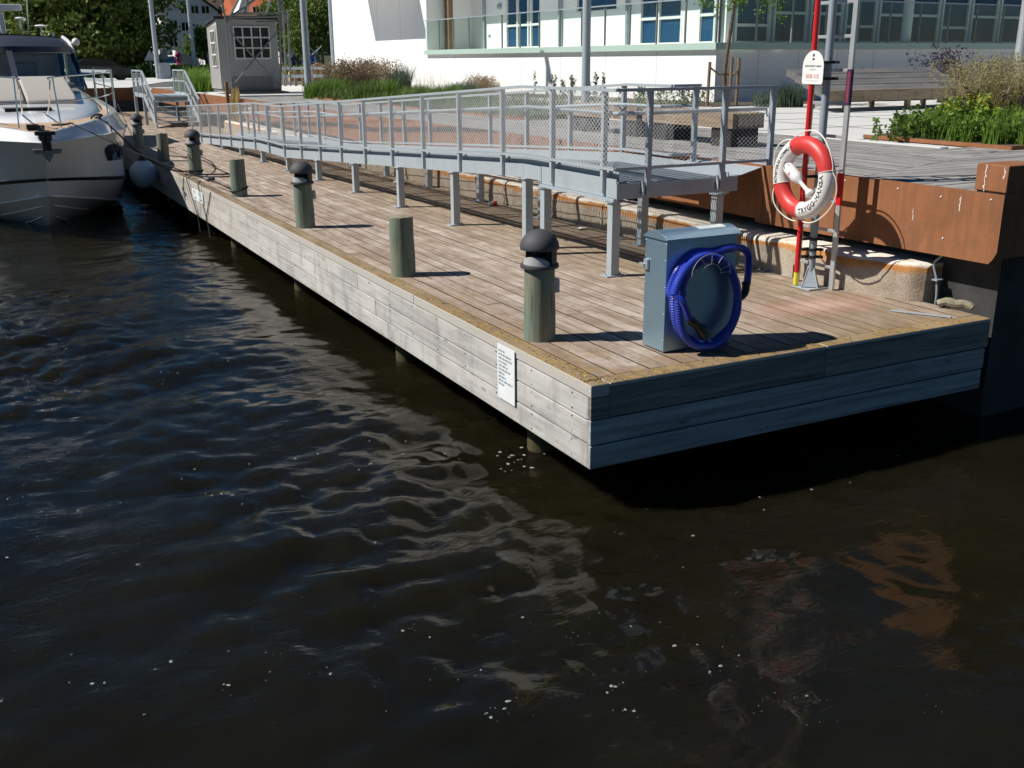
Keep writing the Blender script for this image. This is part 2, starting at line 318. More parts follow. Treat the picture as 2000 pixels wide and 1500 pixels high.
# ------------------------------------------------------------------ geometry helpers
def tag(o, label=None, cat=None, group=None, kind=None):
    for k, v in (('label', label), ('category', cat), ('group', group), ('kind', kind)):
        if v: o[k] = v
    return o
def thing(name, label, cat, loc=(0, 0, 0), rotz=0, group=None):
    o = bpy.data.objects.new(name, None); COL.objects.link(o); o.location = loc; o.rotation_euler = (0, 0, rotz)
    o.empty_display_size = .2
    return tag(o, label, cat, group)
class MB:
    def __init__(s): s.v = []; s.f = []
    def add(s, vs, fs):
        k = len(s.v); s.v += [tuple(map(float, p)) for p in vs]; s.f += [tuple(i+k for i in f) for f in fs]; return s
    def box(s, a, b):
        x0, y0, z0 = a; x1, y1, z1 = b
        if x0 > x1: x0, x1 = x1, x0
        if y0 > y1: y0, y1 = y1, y0
        if z0 > z1: z0, z1 = z1, z0
        return s.add([(x0, y0, z0), (x1, y0, z0), (x1, y1, z0), (x0, y1, z0), (x0, y0, z1), (x1, y0, z1), (x1, y1, z1), (x0, y1, z1)],
              [(0, 3, 2, 1), (4, 5, 6, 7), (0, 1, 5, 4), (1, 2, 6, 5), (2, 3, 7, 6), (3, 0, 4, 7)])
    def bar(s, p, q, w, h, up=(0, 0, 1)):
        p = Vector(p); q = Vector(q); d = (q-p).normalized(); up = Vector(up)
        if abs(d.dot(up)) > .97: up = Vector((0, 1, 0))
        sd = d.cross(up).normalized(); u = sd.cross(d)
        vs = []
        for c in (p, q):
            for a, bb in ((-1, -1), (1, -1), (1, 1), (-1, 1)): vs.append(c+sd*a*w/2+u*bb*h/2)
        return s.add(vs, [(3, 2, 1, 0), (4, 5, 6, 7), (0, 1, 5, 4), (1, 2, 6, 5), (2, 3, 7, 6), (3, 0, 4, 7)])
    def tube(s, path, r, n=8, closed=False, cap=True):
        P = [Vector(p) for p in path]; N = len(P); rr = r if hasattr(r, '__len__') else [r]*N
        vs = []; prev = None
        for i in range(N):
            if closed: d = (P[(i+1) % N]-P[i-1])
            else: d = P[min(i+1, N-1)]-P[max(i-1, 0)]
            d = d.normalized() if d.length > 1e-9 else Vector((0, 0, 1))
            if prev is None:
                a = Vector((0, 0, 1)) if abs(d.z) < .9 else Vector((1, 0, 0)); x = d.cross(a).normalized()
            else:
                x = prev-d*prev.dot(d); x = x.normalized() if x.length > 1e-6 else d.orthogonal().normalized()
            prev = x; y = d.cross(x)
            for k in range(n):
                t = 2*math.pi*k/n; vs.append(P[i]+(x*math.cos(t)+y*math.sin(t))*rr[i])
        fs = []
        for i in range(N if closed else N-1):
            j = (i+1) % N
            for k in range(n): fs.append((i*n+k, i*n+(k+1) % n, j*n+(k+1) % n, j*n+k))
        if cap and not closed: fs += [tuple(range(n-1, -1, -1)), tuple(range((N-1)*n, N*n))]
        return s.add(vs, fs)
    def lathe(s, prof, c=(0, 0, 0), n=24, a0=0, a1=360, close=True):
        full = abs(a1-a0) >= 360; m = n if full else n+1
        vs = []; 
        for r, z in prof:
            for k in range(m):
                t = R(a0+(a1-a0)*k/n); vs.append((c[0]+r*math.cos(t), c[1]+r*math.sin(t), c[2]+z))
        fs = []
        for i in range(len(prof)-1):
            for k in range(n):
                k2 = (k+1) % m; fs.append((i*m+k, i*m+k2, (i+1)*m+k2, (i+1)*m+k))
        if full and close:
            if prof[0][0] > 1e-4: fs.append(tuple(range(m-1, -1, -1)))
            if prof[-1][0] > 1e-4: fs.append(tuple(range((len(prof)-1)*m, len(prof)*m)))
        return s.add(vs, fs)
    def prism(s, poly, h0, h1, axis=2):
        def mk(p, h):
            if axis == 2: return (p[0], p[1], h)
            if axis == 1: return (p[0], h, p[1])
            return (h, p[0], p[1])
        n = len(poly); vs = [mk(p, h0) for p in poly]+[mk(p, h1) for p in poly]
        return s.add(vs, [tuple(range(n-1, -1, -1)), tuple(range(n, 2*n))]+[(i, (i+1) % n, n+(i+1) % n, n+i) for i in range(n)])
    def grid(s, G, closed_u=False):
        """G[i][j] -> points"""
        ni, nj = len(G), len(G[0]); vs = [p for row in G for p in row]
        fs = [(i*nj+j, i*nj+j+1, (i+1)*nj+j+1, (i+1)*nj+j) for i in range(ni-1) for j in range(nj-1)]
        return s.add(vs, fs)
    def sphere(s, c, r, n=16, m=10, sz=1.0):
        prof = [(max(1e-5, r*math.sin(math.pi*i/m)), -r*sz*math.cos(math.pi*i/m)) for i in range(m+1)]
        return s.lathe(prof, c, n)
    def build(s, name, mat, parent=None, smooth=False, bevel=0, label=None, world=True, recalc=True):
        me = bpy.data.meshes.new(name)
        vs = s.v
        if parent is not None and world:
            inv = Matrix.Identity(4); top = parent
            L = Vector((0, 0, 0)); p = parent
            while p is not None: L += p.location; p = p.parent
            vs = [(x-L.x, y-L.y, z-L.z) for x, y, z in vs]
        me.from_pydata(vs, [], s.f)
        if recalc and len(s.f) < 60000:
            import bmesh
            bm = bmesh.new(); bm.from_mesh(me); bmesh.ops.recalc_face_normals(bm, faces=bm.faces); bm.to_mesh(me); bm.free()
        if smooth:
            me.polygons.foreach_set('use_smooth', [True]*len(me.polygons))
            try: me.set_sharp_from_angle(angle=R(40))
            except Exception: pass
        me.materials.append(mat); me.update()
        o = bpy.data.objects.new(name, me); COL.objects.link(o)
        if parent is not None: o.parent = parent
        if bevel:
            bv = o.modifiers.new('bevel', 'BEVEL'); bv.width = bevel; bv.segments = 2; bv.limit_method = 'ANGLE'
        if label: o['label'] = label
        return o
def part(name, mat, parent, fn, **kw):
    m = MB(); fn(m); return m.build(name, mat, parent, **kw)
def rawmesh(name, V, Fc, mat, parent=None, smooth=False):
    me = bpy.data.meshes.new(name); V = np.asarray(V, np.float32); Fc = np.asarray(Fc, np.int32); k = Fc.shape[1]
    me.vertices.add(len(V)); me.vertices.foreach_set('co', V.ravel()); me.loops.add(Fc.size); me.loops.foreach_set('vertex_index', Fc.ravel())
    me.polygons.add(len(Fc)); me.polygons.foreach_set('loop_start', np.arange(0, Fc.size, k, dtype=np.int32))
    if smooth: me.polygons.foreach_set('use_smooth', np.ones(len(Fc), bool))
    me.update(calc_edges=True); me.materials.append(mat)
    o = bpy.data.objects.new(name, me); COL.objects.link(o)
    if parent is not None: o.parent = parent
    return o
def copy_tree(o, parent=None):
    c = o.copy(); COL.objects.link(c)
    if parent is not None: c.parent = parent
    for ch in list(o.children): copy_tree(ch, c)
    return c
def textmesh(s, size, fn, name, mat, parent, align='CENTER', spacing=1.0, extrude=0.0):
    """lettering as mesh; fn maps (x, y) text coordinates to a world point"""
    cu = bpy.data.curves.new('t', 'FONT'); cu.body = s; cu.size = size; cu.align_x = align; cu.space_character = spacing; cu.resolution_u = 3; cu.offset = size*.022
    ob = bpy.data.objects.new('t', cu); COL.objects.link(ob)
    dg = bpy.context.evaluated_depsgraph_get(); dg.update(); me = bpy.data.meshes.new_from_object(ob.evaluated_get(dg))
    bpy.data.objects.remove(ob); me.name = name
    L = Vector((0, 0, 0)); p = parent
    while p is not None: L += p.location; p = p.parent
    for v in me.vertices: v.co = Vector(fn(v.co.x, v.co.y))-L
    me.materials.clear(); me.materials.append(mat)
    o = bpy.data.objects.new(name, me); COL.objects.link(o); o.parent = parent; return o
def catmull(pts, n=8):
    P = [Vector(p) for p in pts]; out = []
    for i in range(len(P)-1):
        a = P[max(i-1, 0)]; b_ = P[i]; c = P[i+1]; d = P[min(i+2, len(P)-1)]
        for k in range(n):
            t = k/n; out.append(.5*((2*b_)+(-a+c)*t+(2*a-5*b_+4*c-d)*t*t+(-a+3*b_-3*c+d)*t**3))
    out.append(P[-1]); return out
def wall_with_holes(m, O, D, u0, u1, z0, z1, holes, th=.2):
    """vertical wall from origin O along unit D (2-D), with rectangular openings, built of boxes in the wall frame"""
    us = sorted({u0, u1, *[h[0] for h in holes], *[h[1] for h in holes]})
    N = (D[1], -D[0])
    for a, b_ in zip(us[:-1], us[1:]):
        if b_-a < 1e-6: continue
        hs = sorted([(h[2], h[3]) for h in holes if h[0] < (a+b_)/2 < h[1]])
        z = z0
        segs = []
        for lo, hi in hs:
            if lo > z: segs.append((z, lo))
            z = hi
        if z < z1: segs.append((z, z1))
        for lo, hi in segs: fbox(m, O, D, a, b_, lo, hi, -th, 0)
def fbox(m, O, D, a, b_, z0, z1, n0, n1):
    """box in a facade frame: a..b along the wall, n0..n1 outward distance (outward = left-hand normal Nn)"""
    Nn = (-D[1], D[0]) if FLIP else (D[1], -D[0])
    def p(u, n, z): return (O[0]+D[0]*u+Nn[0]*n, O[1]+D[1]*u+Nn[1]*n, z)
    vs = [p(a, n0, z0), p(b_, n0, z0), p(b_, n1, z0), p(a, n1, z0), p(a, n0, z1), p(b_, n0, z1), p(b_, n1, z1), p(a, n1, z1)]
    m.add(vs, [(0, 3, 2, 1), (4, 5, 6, 7), (0, 1, 5, 4), (1, 2, 6, 5), (2, 3, 7, 6), (3, 0, 4, 7)])
FLIP = False

# ------------------------------------------------------------------ vegetation helpers
def leaf_cards(C, size, sd=.35, flat=.0):
    n = len(C); A = RNG.normal(size=(n, 3)); A[:, 2] *= (1-flat); A /= np.linalg.norm(A, axis=1)[:, None]
    B = RNG.normal(size=(n, 3)); B -= (B*A).sum(1)[:, None]*A; B /= np.linalg.norm(B, axis=1)[:, None]
    s = (size*RNG.uniform(1-sd, 1+sd, n))[:, None]
    V = np.stack([C-A*s, C+B*s*.55, C+A*s, C-B*s*.55], 1).reshape(-1, 3)
    return V, np.arange(4*n).reshape(-1, 4)
def crown_points(c, rad, nclump, per, csize, hollow=.55):
    d = RNG.normal(size=(nclump, 3)); d /= np.linalg.norm(d, axis=1)[:, None]
    rr = RNG.uniform(hollow, 1.0, nclump)**.7; cc = np.array(c)+d*rr[:, None]*np.array(rad)*(1+.18*RNG.normal(size=(nclump, 1)))
    pts = cc[:, None, :]+RNG.normal(size=(nclump, per, 3))*csize*np.array([1, 1, .7])*RNG.uniform(.5, 1.2, (nclump, 1, 1))
    return pts.reshape(-1, 3), cc
def tree(label, loc, h, rad, mat, nclump=90, per=90, leaf_size=.16, csize=.5, trunk=.2, group=None, crown_z=None, name='leafy_tree', hollow=.35):
    t = thing(name, label, 'tree', loc, 0, group)
    cz = crown_z if crown_z is not None else h-rad[2]
    pts, cc = crown_points((0, 0, cz), rad, nclump, per, csize, hollow)
    V, Fc = leaf_cards(pts, leaf_size); rawmesh('crown', V, Fc, mat, t)
    m = MB(); m.tube([(0, 0, -.2), (.05, 0, h*.25), (-.04, .05, h*.5), (0, 0, h*.8)], [trunk, trunk*.8, trunk*.55, trunk*.15], 8)
    for k in range(9):
        q = cc[RNG.integers(len(cc))]; z0 = h*RNG.uniform(.28, .6); m.tube([(0, 0, z0), tuple(np.array([q[0]*.5, q[1]*.5, (z0+q[2])/2+.1*h*.2])), tuple(q)], [trunk*.4, trunk*.25, trunk*.06], 5)
    m.build('trunk', M['bark'], t, smooth=True, world=False)
    return t
def blades(cx, cy, z, n, spread, h, w, lean=.35, hv=.3, seg=3):
    """n arching grass blades as tapered ribbons, vectorised"""
    a = RNG.uniform(0, 2*np.pi, n); r = spread*np.sqrt(RNG.uniform(0, 1, n)); bx = cx+r*np.cos(a)*1.0; by = cy+r*np.sin(a)
    H = h*RNG.uniform(1-hv, 1+hv, n); da = RNG.uniform(0, 2*np.pi, n); L = H*lean*RNG.uniform(.2, 1.4, n)
    ww = w*RNG.uniform(.7, 1.3, n); sx = -np.sin(da+RNG.uniform(-.8, .8, n)); sy = np.cos(da)
    V = []
    for k in range(seg+1):
        t = k/seg; X = bx+np.cos(da)*L*t*t; Y = by+np.sin(da)*L*t*t; Z = z+H*(t-.12*t*t*lean); W = ww*(1-t*.85)
        V.append(np.stack([X-sx*W, Y-sy*W, Z], 1)); V.append(np.stack([X+sx*W, Y+sy*W, Z], 1))
    V = np.stack(V, 1).reshape(-1, 3); K = 2*(seg+1); base = np.arange(n)[:, None]*K
    Fc = np.concatenate([base+np.array([2*k, 2*k+1, 2*k+3, 2*k+2]) for k in range(seg)], 0)
    tips = np.stack([bx+np.cos(da)*L, by+np.sin(da)*L, z+H*(1-.12*lean)], 1)
    return V, Fc, tips
def merge(*vf):
    VV = []; FF = []; k = 0
    for V, Fc in vf: VV.append(V); FF.append(Fc+k); k += len(V)
    return np.concatenate(VV), np.concatenate(FF)

# ================================================================== SETTING
WZ = -0.95
def wave_height(X, Y):
    H = np.zeros_like(X)
    rg = np.random.default_rng(3)
    def vn(sc, seed):   # smooth patchy field
        r2 = np.random.default_rng(seed); o = np.zeros_like(X)
        for _ in range(6):
            th = r2.uniform(0, 6.28); o += np.sin((np.cos(th)*X+np.sin(th)*Y)*sc*r2.uniform(.6, 1.5)+r2.uniform(0, 6.28))
        return o/2.4
    env = [np.clip(.75+.6*vn(1.1, 50+i), .08, 1.9) for i in range(4)]
    j = 0
    for lam0, lam1, amp, n, sp, shp in ((1.3, 2.8, .0100, 7, .5, 0.), (.55, 1.1, .0050, 14, .7, .45), (.24, .46, .0020, 26, .9, .4), (.14, .22, .0005, 24, 1.2, .2)):
        for _ in range(n):
            lam = rg.uniform(lam0, lam1); th = 1.32+rg.normal()*sp; k = 2*np.pi/lam; ph = rg.uniform(0, 6.28)
            wx, wy = np.cos(th)*k, np.sin(th)*k; j += 1
            wa, wb = rg.uniform(.5, 2.2, 2), rg.uniform(-1.5, 1.5, 2)
            warp = .7*np.sin(wa[0]*X+wb[0]*Y+ph)+.5*np.sin(wa[1]*X-wb[1]*Y+2*ph)
            q = wx*X+wy*Y+ph+warp; sn = np.sin(q); H += amp*lam/((lam0+lam1)/2)*(sn+shp*np.cos(2*q))*(env[j % 4] if lam < 1.2 else 1)
    # calmer towards the lee of the pier
    calm = 1/(1+np.exp(-(-X-.1-.12*(Y+3))/.9)); gust = .75+.35*np.sin(.5*X+.35*Y+1)+.25*np.sin(.9*X-.55*Y+2.2)
    return H*.72*(.42+.85*calm)*np.clip(gust, .35, 1.5)
x0, x1, y0, y1, st = -13., 10.5, -5.4, 20., .042
xs = np.arange(x0, x1+st/2, st); ys = np.arange(y0, y1+st/2, st); X, Y = np.meshgrid(xs, ys)
fade = np.clip(np.minimum.reduce([X-x0, x1-X, Y-y0, y1-Y])/1.0, 0, 1)
Z = WZ+wave_height(X, Y)*fade
Vw = np.stack([X, Y, Z], -1).reshape(-1, 3); nx = len(xs); ny = len(ys)
idx = np.arange(nx*ny).reshape(ny, nx); Fw = np.stack([idx[:-1, :-1], idx[:-1, 1:], idx[1:, 1:], idx[1:, :-1]], -1).reshape(-1, 4)
xe, ye = xs[-1], ys[-1]; B_ = 400.
fr_v = []; fr_f = []
for (a, b_, c, d) in ((-B_, -120, x0, 60.), (xe, -120, 120., 60.), (x0, -120, xe, y0), (x0, ye, xe, 60.)):
    k = len(fr_v); fr_v += [(a, b_, WZ), (c, b_, WZ), (c, d, WZ), (a, d, WZ)]; fr_f.append((k, k+1, k+2, k+3))
Vw, Fw = merge((Vw, Fw), (np.array(fr_v), np.array(fr_f)))
b = NB('dark harbour water'); v = b.pos()
n1 = b.noise(b.pos((.8, 1.5, 1)), 7, 4, .55, 1.2); n2 = b.noise(b.pos((.8, 1.7, 1)), 24, 2, .5, .8)
pm = b.ramp(b.noise(v, .8, 3, .5), [(.35, .15), (.65, 1.0)])
hh = b.math('MULTIPLY', b.math('ADD', b.math('MULTIPLY', n1, .009), b.math('MULTIPLY', n2, .0007)), pm)
bp = b.n('ShaderNodeBump'); bp.inputs['Strength'].default_value = 1.0; bp.inputs['Distance'].default_value = 1.0; b.l(hh, bp.inputs['Height']); b.l(bp.outputs[0], b.p.inputs['Normal'])
col = b.ramp(b.noise(v, .9, 4, .6), [(.3, (.0070, .0062, .0030)), (.7, (.0106, .0094, .0045))])
b.set(col, .015, 0, .5); b.p.inputs['IOR'].default_value = 1.30; b.p.inputs['Subsurface Weight'].default_value = 1.0; b.p.inputs['Subsurface Radius'].default_value = (1.2, 1.05, .6); b.p.inputs['Subsurface Scale'].default_value = 1.0; M['water'] = b.m
wat = rawmesh('water', Vw, Fw, M['water'], smooth=True); tag(wat, kind='structure')

# ground / quay mass
m = MB()
m.prism([(4.12, .12), (60, .12), (160, .12), (160, 46), (4.12, 46)], -3, .93); gq = m.build('quay', M['dark_steel']); tag(gq, kind='structure')
m = MB(); m.prism([(-160, 46.02), (260, 46.02), (260, 420), (-160, 420)], -3, .955); g = m.build('ground', M['asphalt']); tag(g, kind='structure')
m = MB(); m.box((-60, 45.96, .42), (3.88, 46.01, 1.0)); tag(m.build('quay_edge', M['corten']), 'far orange brown steel quay edge plate beyond the boat and the stairs', 'quay edge')
# boardwalk of grey planks: near part runs across, far part runs along the quay
m = MB(); wv = .139; gp = .011
def yb(x): return 1.72+(x-3.93)*.345
x = 3.96; i = 0
while x < 7.34:
    xa, xb = x, x+wv; y = None
    y_start = (yb(xa)+.006, yb(xb)+.006); yy = 0
    cuts = [random.uniform(3.0, 7.0)]
    while cuts[-1] < 44: cuts.append(cuts[-1]+random.uniform(3.6, 4.8))
    lo = None
    for c in cuts:
        a0, a1 = (y_start if lo is None else (lo, lo)); hi = min(c, 44); zt = 1.0+random.uniform(-.002, .002)
        if hi > max(a0, a1)+.1:
            m.add([(xa, a0, .94), (xb, a1, .94), (xb, hi-.004, .94), (xa, hi-.004, .94), (xa, a0, zt), (xb, a1, zt), (xb, hi-.004, zt), (xa, hi-.004, zt)],
              [(0, 3, 2, 1), (4, 5, 6, 7), (0, 1, 5, 4), (1, 2, 6, 5), (2, 3, 7, 6), (3, 0, 4, 7)])
        lo = hi+.004
    x += wv+gp
walk = m.build('boardwalk', M['walk_y']); tag(walk, kind='structure')
m = MB(); y = .16
while y < 3.6:
    ya, yb_ = y, y+wv
    xs0 = [max(3.96, 3.93+(yy-1.72)/.345+.01) for yy in (ya, yb_)]
    lo = None; c = random.uniform(6, 9)
    while c < 40:
        a0, a1 = xs0 if lo is None else (lo, lo); zt = 1.0+random.uniform(-.002, .002)
        if c > max(a0, a1)+.1:
            m.add([(a0, ya, .94), (c-.004, ya, .94), (c-.004, yb_, .94), (a1, yb_, .94), (a0, ya, zt), (c-.004, ya, zt), (c-.004, yb_, zt), (a1, yb_, zt)],
              [(0, 3, 2, 1), (4, 5, 6, 7), (0, 1, 5, 4), (1, 2, 6, 5), (2, 3, 7, 6), (3, 0, 4, 7)])
        lo = c+.004; c += random.uniform(3.6, 4.6)
    y += wv+gp
walk2 = m.build('boardwalk', M['walk_x']); tag(walk2, kind='structure')
m = MB(); m.box((7.36, 3.7, .90), (140, 45.9, .985)); m.box((3.95, 44.1, .90), (7.36, 45.9, .985)); pv = m.build('paving', M['paving']); tag(pv, kind='structure')
m = MB()
for k in range(26):
    if k*1.6+3.65 > 12.0: break
    m.box((7.345, 3.65+k*1.6, .94), (7.50, 3.65+k*1.6+1.592, 1.012))
kb = m.build('kerb', M['paving_edge'], bevel=.006); tag(kb, kind='structure')
m = MB()   # joints between paving slabs, as thin recessed-looking grey strips laid on the slab
for yy in (5.4, 7.6, 9.8): m.box((7.52, yy, .985), (24, yy+.02, .9895))
for xx in (9.6, 12.0, 15.0): m.box((xx, 5.0, .985), (xx+.02, 10.8, .9905))
jt = m.build('paving_joints', M['asphalt']); tag(jt, kind='structure')

# ================================================================== PIER
pier = thing('wooden_pier', 'weathered grey wooden pier with board deck and three board fascia over dark water', 'pier', (0, 0, 0))
m = MB(); bw, bg_ = .1345, .0095; x = .156; LEND = 44
while x < 3.92:
    xa, xb = x, min(x+bw, 3.925); lo = .158; c = .158+random.uniform(1.2, 4.2)
    while lo < LEND:
        hi = min(c, LEND); dz = random.uniform(-.0025, .0015)
        m.box((xa, lo, -.040+dz), (xb, hi-.003, dz)); lo = hi+.003; c += random.uniform(3.4, 4.4)
    x += bw+bg_
m.build('decking', M['deck'], pier, bevel=.002)
m = MB(); lo = .0; c = 3.2
while lo < LEND:
    hi = min(c, LEND); m.box((-.001, lo, -.088), (.150, hi-.004, .001)); lo = hi; c += random.uniform(3.8, 4.6)
m.build('edge_timber', M['edge'], pier, bevel=.008)
m = MB(); m.box((.001, .0, -.247), (.1495, .044, -.0895)); m.build('fascia_board', M['edge_shade'], pier, bevel=.003)
m = MB(); m.box((.151, .0, -.245), (2.1, .152, -.030)); m.box((2.104, .0, -.245), (3.93, .152, -.030)); m.build('end_timber', M['edge_shade'], pier, bevel=.006)
m = MB(); m.box((.151, -.002, -.028), (2.1, .152, .003)); m.box((2.104, -.002, -.028), (3.93, .152, .003)); m.build('edge_timber', M['edge'], pier, bevel=.008)
for (zt, zb) in ((-.095, -.256), (-.266, -.428), (-.439, -.607)):
    m = MB(); lo = .046; c = random.uniform(2.5, 5)
    while lo < LEND:
        hi = min(c, LEND); dx = random.uniform(0, .004); m.box((0+dx, lo, zb), (.045+dx, hi-.004, zt)); lo = hi; c += random.uniform(3.6, 4.6)
    m.build('fascia_board', M['fascia'], pier, bevel=.004)
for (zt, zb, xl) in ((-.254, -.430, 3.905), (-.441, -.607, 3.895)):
    m = MB(); m.box((.001, .0, zb), (xl, .044, zt)); m.build('fascia_board', M['fascia_shade'], pier, bevel=.004)
m = MB()
for yy in np.arange(.25, 16, .6):
    for z_ in (-.12, -.23, -.29, -.40, -.465, -.58): m.box((-.0015, yy+random.uniform(-.01, .01), z_), (.004, yy+.008, z_+.008))
for xx in np.arange(.3, 3.9, .6):
    for z_ in (-.29, -.40, -.465, -.58): m.box((xx, -.0015, z_), (xx+.008, .003, z_+.008))
m.build('nails', M['dark'], pier)['kind'] = 'stuff'
m = MB()
for yy in np.arange(.5, 44, .6): m.box((.05, yy, -.24), (3.9, yy+.05, -.045))
for xx in (.25, 2.0, 3.7): m.box((xx, .2, -.46), (xx+.16, 44, -.245))
m.build('joist', M['pile'], pier)
for i, yy in enumerate((1.30, 4.3, 8.25, 12.2, 16.2, 20.2, 24.2, 28.2)):
    for xx in (.33, 2.1, 3.75):
        m = MB(); m.tube([(xx, yy, -2.6), (xx, yy, -.46)], .115, 12); m.build('pile', M['pile'], pier, smooth=True)
# sheet metal strip on the deck
m = MB(); m.bar((3.40, .60, .006), (3.66, .18, .006), .05, .006); tag(m.build('metal_strip', M['galv'], bevel=.001), 'thin grey metal strip lying on the deck at the right end of the pier', 'metal strip')
m = MB(); m.tube(catmull([(3.86, .50, .035), (3.90, .44, .06), (3.93, .38, .05), (3.97, .30, .06), (3.99, .24, .03)], 4), [.03, .033, .034, .036, .038, .04, .042, .04, .038, .036, .035, .034, .033, .035, .036, .033, .03], 8)
tag(m.build('driftwood', M['post_top'], smooth=True), 'gnarled grey driftwood piece behind the right corner of the pier', 'driftwood')

VC = []
for _ in range(420):
    t_ = RNG.uniform(0, 1); a_, b2_ = ((RNG.uniform(.0, .14), .1+5*t_**2.5) if RNG.uniform() < .55 else (.1+3.6*t_**1.6, RNG.uniform(.0, .14)))
    VC.append((a_, b2_, .004+RNG.uniform(0, .006)))
V, Fc = leaf_cards(np.array(VC), .008, .6, .7); tag(rawmesh('moss', V, Fc, M['moss']), 'yellow brown moss and lichen crumbs on the pier edge timbers near the corner', 'moss', kind='stuff')
# notices on the fascia
def notice(name, label, y0, y1, z0, z1, shear, fn):
    t = thing(name, label, 'notice', (-.012, (y0+y1)/2, (z0+z1)/2))
    m = MB(); m.prism([(y0, z1), (y1, z1), (y1, z0), (y0, z0)], -.016, -.011, 0); m.build('sheet', M['paper'], t, bevel=.0008)
    m = MB(); fn(m); m.build('printing', M['ink'], t); return t
def lines9(m):
    rg = random.Random(4)
    for i, ln in enumerate((.42, .85, .9, .6, .62, .8, .42, .5, .95, .38)):
        z = -.075-i*.0305; y = 1.372
        end = y-ln*.25
        while y > end:
            wl = rg.uniform(.02, .06); m.box((-.0172, max(end, y-wl), z-.010), (-.0164, y, z+.006)); y -= wl+.012
notice('pier_notice', 'tall white notice with lines of grey text on the fascia near the pier corner', 1.10, 1.395, -.475, -.03, 0, lines9)
def blocks(m):
    m.box((-.0172, 13.93, -.29), (-.0164, 13.74, -.255)); m.box((-.0172, 13.4, -.285), (-.0164, 13.22, -.245))
    for z in (-.15, -.175, -.2): m.box((-.0172, 14.0, z), (-.0164, 13.78, z+.012)); m.box((-.0172, 13.52, z), (-.0164, 13.25, z+.012))
notice('pier_notice', 'small white double notice with two black blocks on the fascia by the moored boat', 13.13, 14.13, -.315, -.115, 0, blocks)

# ------------------------------------------------------------------ bollards
def make_lamp_bollard(loc):
    t = thing('bollard_lamp', '', 'bollard', loc, 0, 'domed lamp bollards along the pier edge')
    m = MB(); m.tube([(0, 0, -.05), (.002, 0, .2), (0, .003, .4), (0, 0, .59)], [.127, .125, .122, .118], 26); m.build('post', M['post'], t, smooth=True, world=False)
    m = MB(); m.lathe([(.118, .565), (.148, .572), (.152, .585), (.148, .6), (.118, .604), (.10, .60), (.10, .575)], n=32); m.build('collar', M['charcoal'], t, smooth=True, world=False)
    m = MB(); m.lathe([(.134, .59), (.134, .725), (.118, .725), (.118, .59), (.134, .59)], n=20, a0=-75, a1=115, close=False)
    m.build('back_shield', M['charcoal'], t, smooth=True, world=False)
    m = MB(); m.lathe([(.055, .59), (.055, .73)], n=14); m.build('lamp_core', M['dark'], t, smooth=True, world=False)
    # slanted grey reflector facing the water and the camera
    m = MB(); rg = [(R(a), 0) for a in range(150, 290, 10)]
    top = [(.118*math.cos(a), .118*math.sin(a), .618+.05*max(0, math.sin((i+1)/15*math.pi))) for i, (a, _) in enumerate(rg)]
    bot = [(.128*math.cos(a), .128*math.sin(a), .600) for a, _ in rg]; inn = [(.05*math.cos(a), .05*math.sin(a), .66) for a, _ in rg]
    m.grid([bot, top, inn]); m.build('reflector', M['reflector'], t, smooth=True, world=False)
    prof = [(.150, .715), (.153, .722)]+[(max(1e-4, .153*math.cos(R(a))), .722+.145*math.sin(R(a))) for a in range(8, 91, 8)]+[(1e-4, .867)]
    m = MB(); m.lathe([(.12, .715)]+prof, n=36); m.build('dome', M['charcoal'], t, smooth=True, world=False)
    m = MB(); m.box((.120, -.03, .36), (.165, .035, .47)); m.build('socket_box', M['galv_dk'], t, bevel=.004, world=False)
    return t
lampb = make_lamp_bollard((.285, 1.25, 0))
for i, (loc, lab) in enumerate([((.285, 1.25, 0), 'nearest domed lamp bollard, streaked green post beside the notice at the pier corner'),
        ((.285, 7.72, 0), 'second domed lamp bollard from the pier corner, greenish post behind the first plain bollard'),
        ((.285, 15.25, 0), 'domed lamp bollard with a black mooring rope tied round its foot'),
        ((.265, 22.6, 0), 'farthest domed lamp bollard, dark in shadow beside the boat and the stairs')]):
    o = lampb if i == 0 else copy_tree(lampb); o.location = loc; o['label'] = lab; o.rotation_euler = ((0, 0, 0), (.008, -.012, .1), (-.01, .01, -.1), (.01, .01, .15))[i]
def make_bollard(loc):
    t = thing('wooden_bollard', '', 'bollard', loc, 0, 'plain round bollards along the pier edge')
    m = MB(); m.tube([(0, 0, -.05), (.003, 0, .2), (-.002, .003, .4), (0, 0, .592)], [.128, .126, .123, .12], 26); m.build('post', M['post'], t, smooth=True, world=False)
    m = MB(); m.lathe([(.120, .590), (.118, .600), (.10, .604), (1e-4, .606)], n=26); m.build('end_grain', M['post_top'], t, smooth=True, world=False)
    return t
pb = make_bollard((.26, 4.15, 0))
for i, (loc, lab) in enumerate([((.26, 4.12, 0), 'nearest plain round wooden bollard, grey green, between two domed lamps'),
        ((.27, 11.45, 0), 'plain green wooden bollard with a black rope looped round it near the small notice'),
        ((.23, 18.6, 0), 'brownish plain bollard half in the shadow of the boat')]):
    o = pb if i == 0 else copy_tree(pb); o.location = loc; o['label'] = lab; o.rotation_euler = (.012*(i-1), -.01*(i-.5), i*1.3)

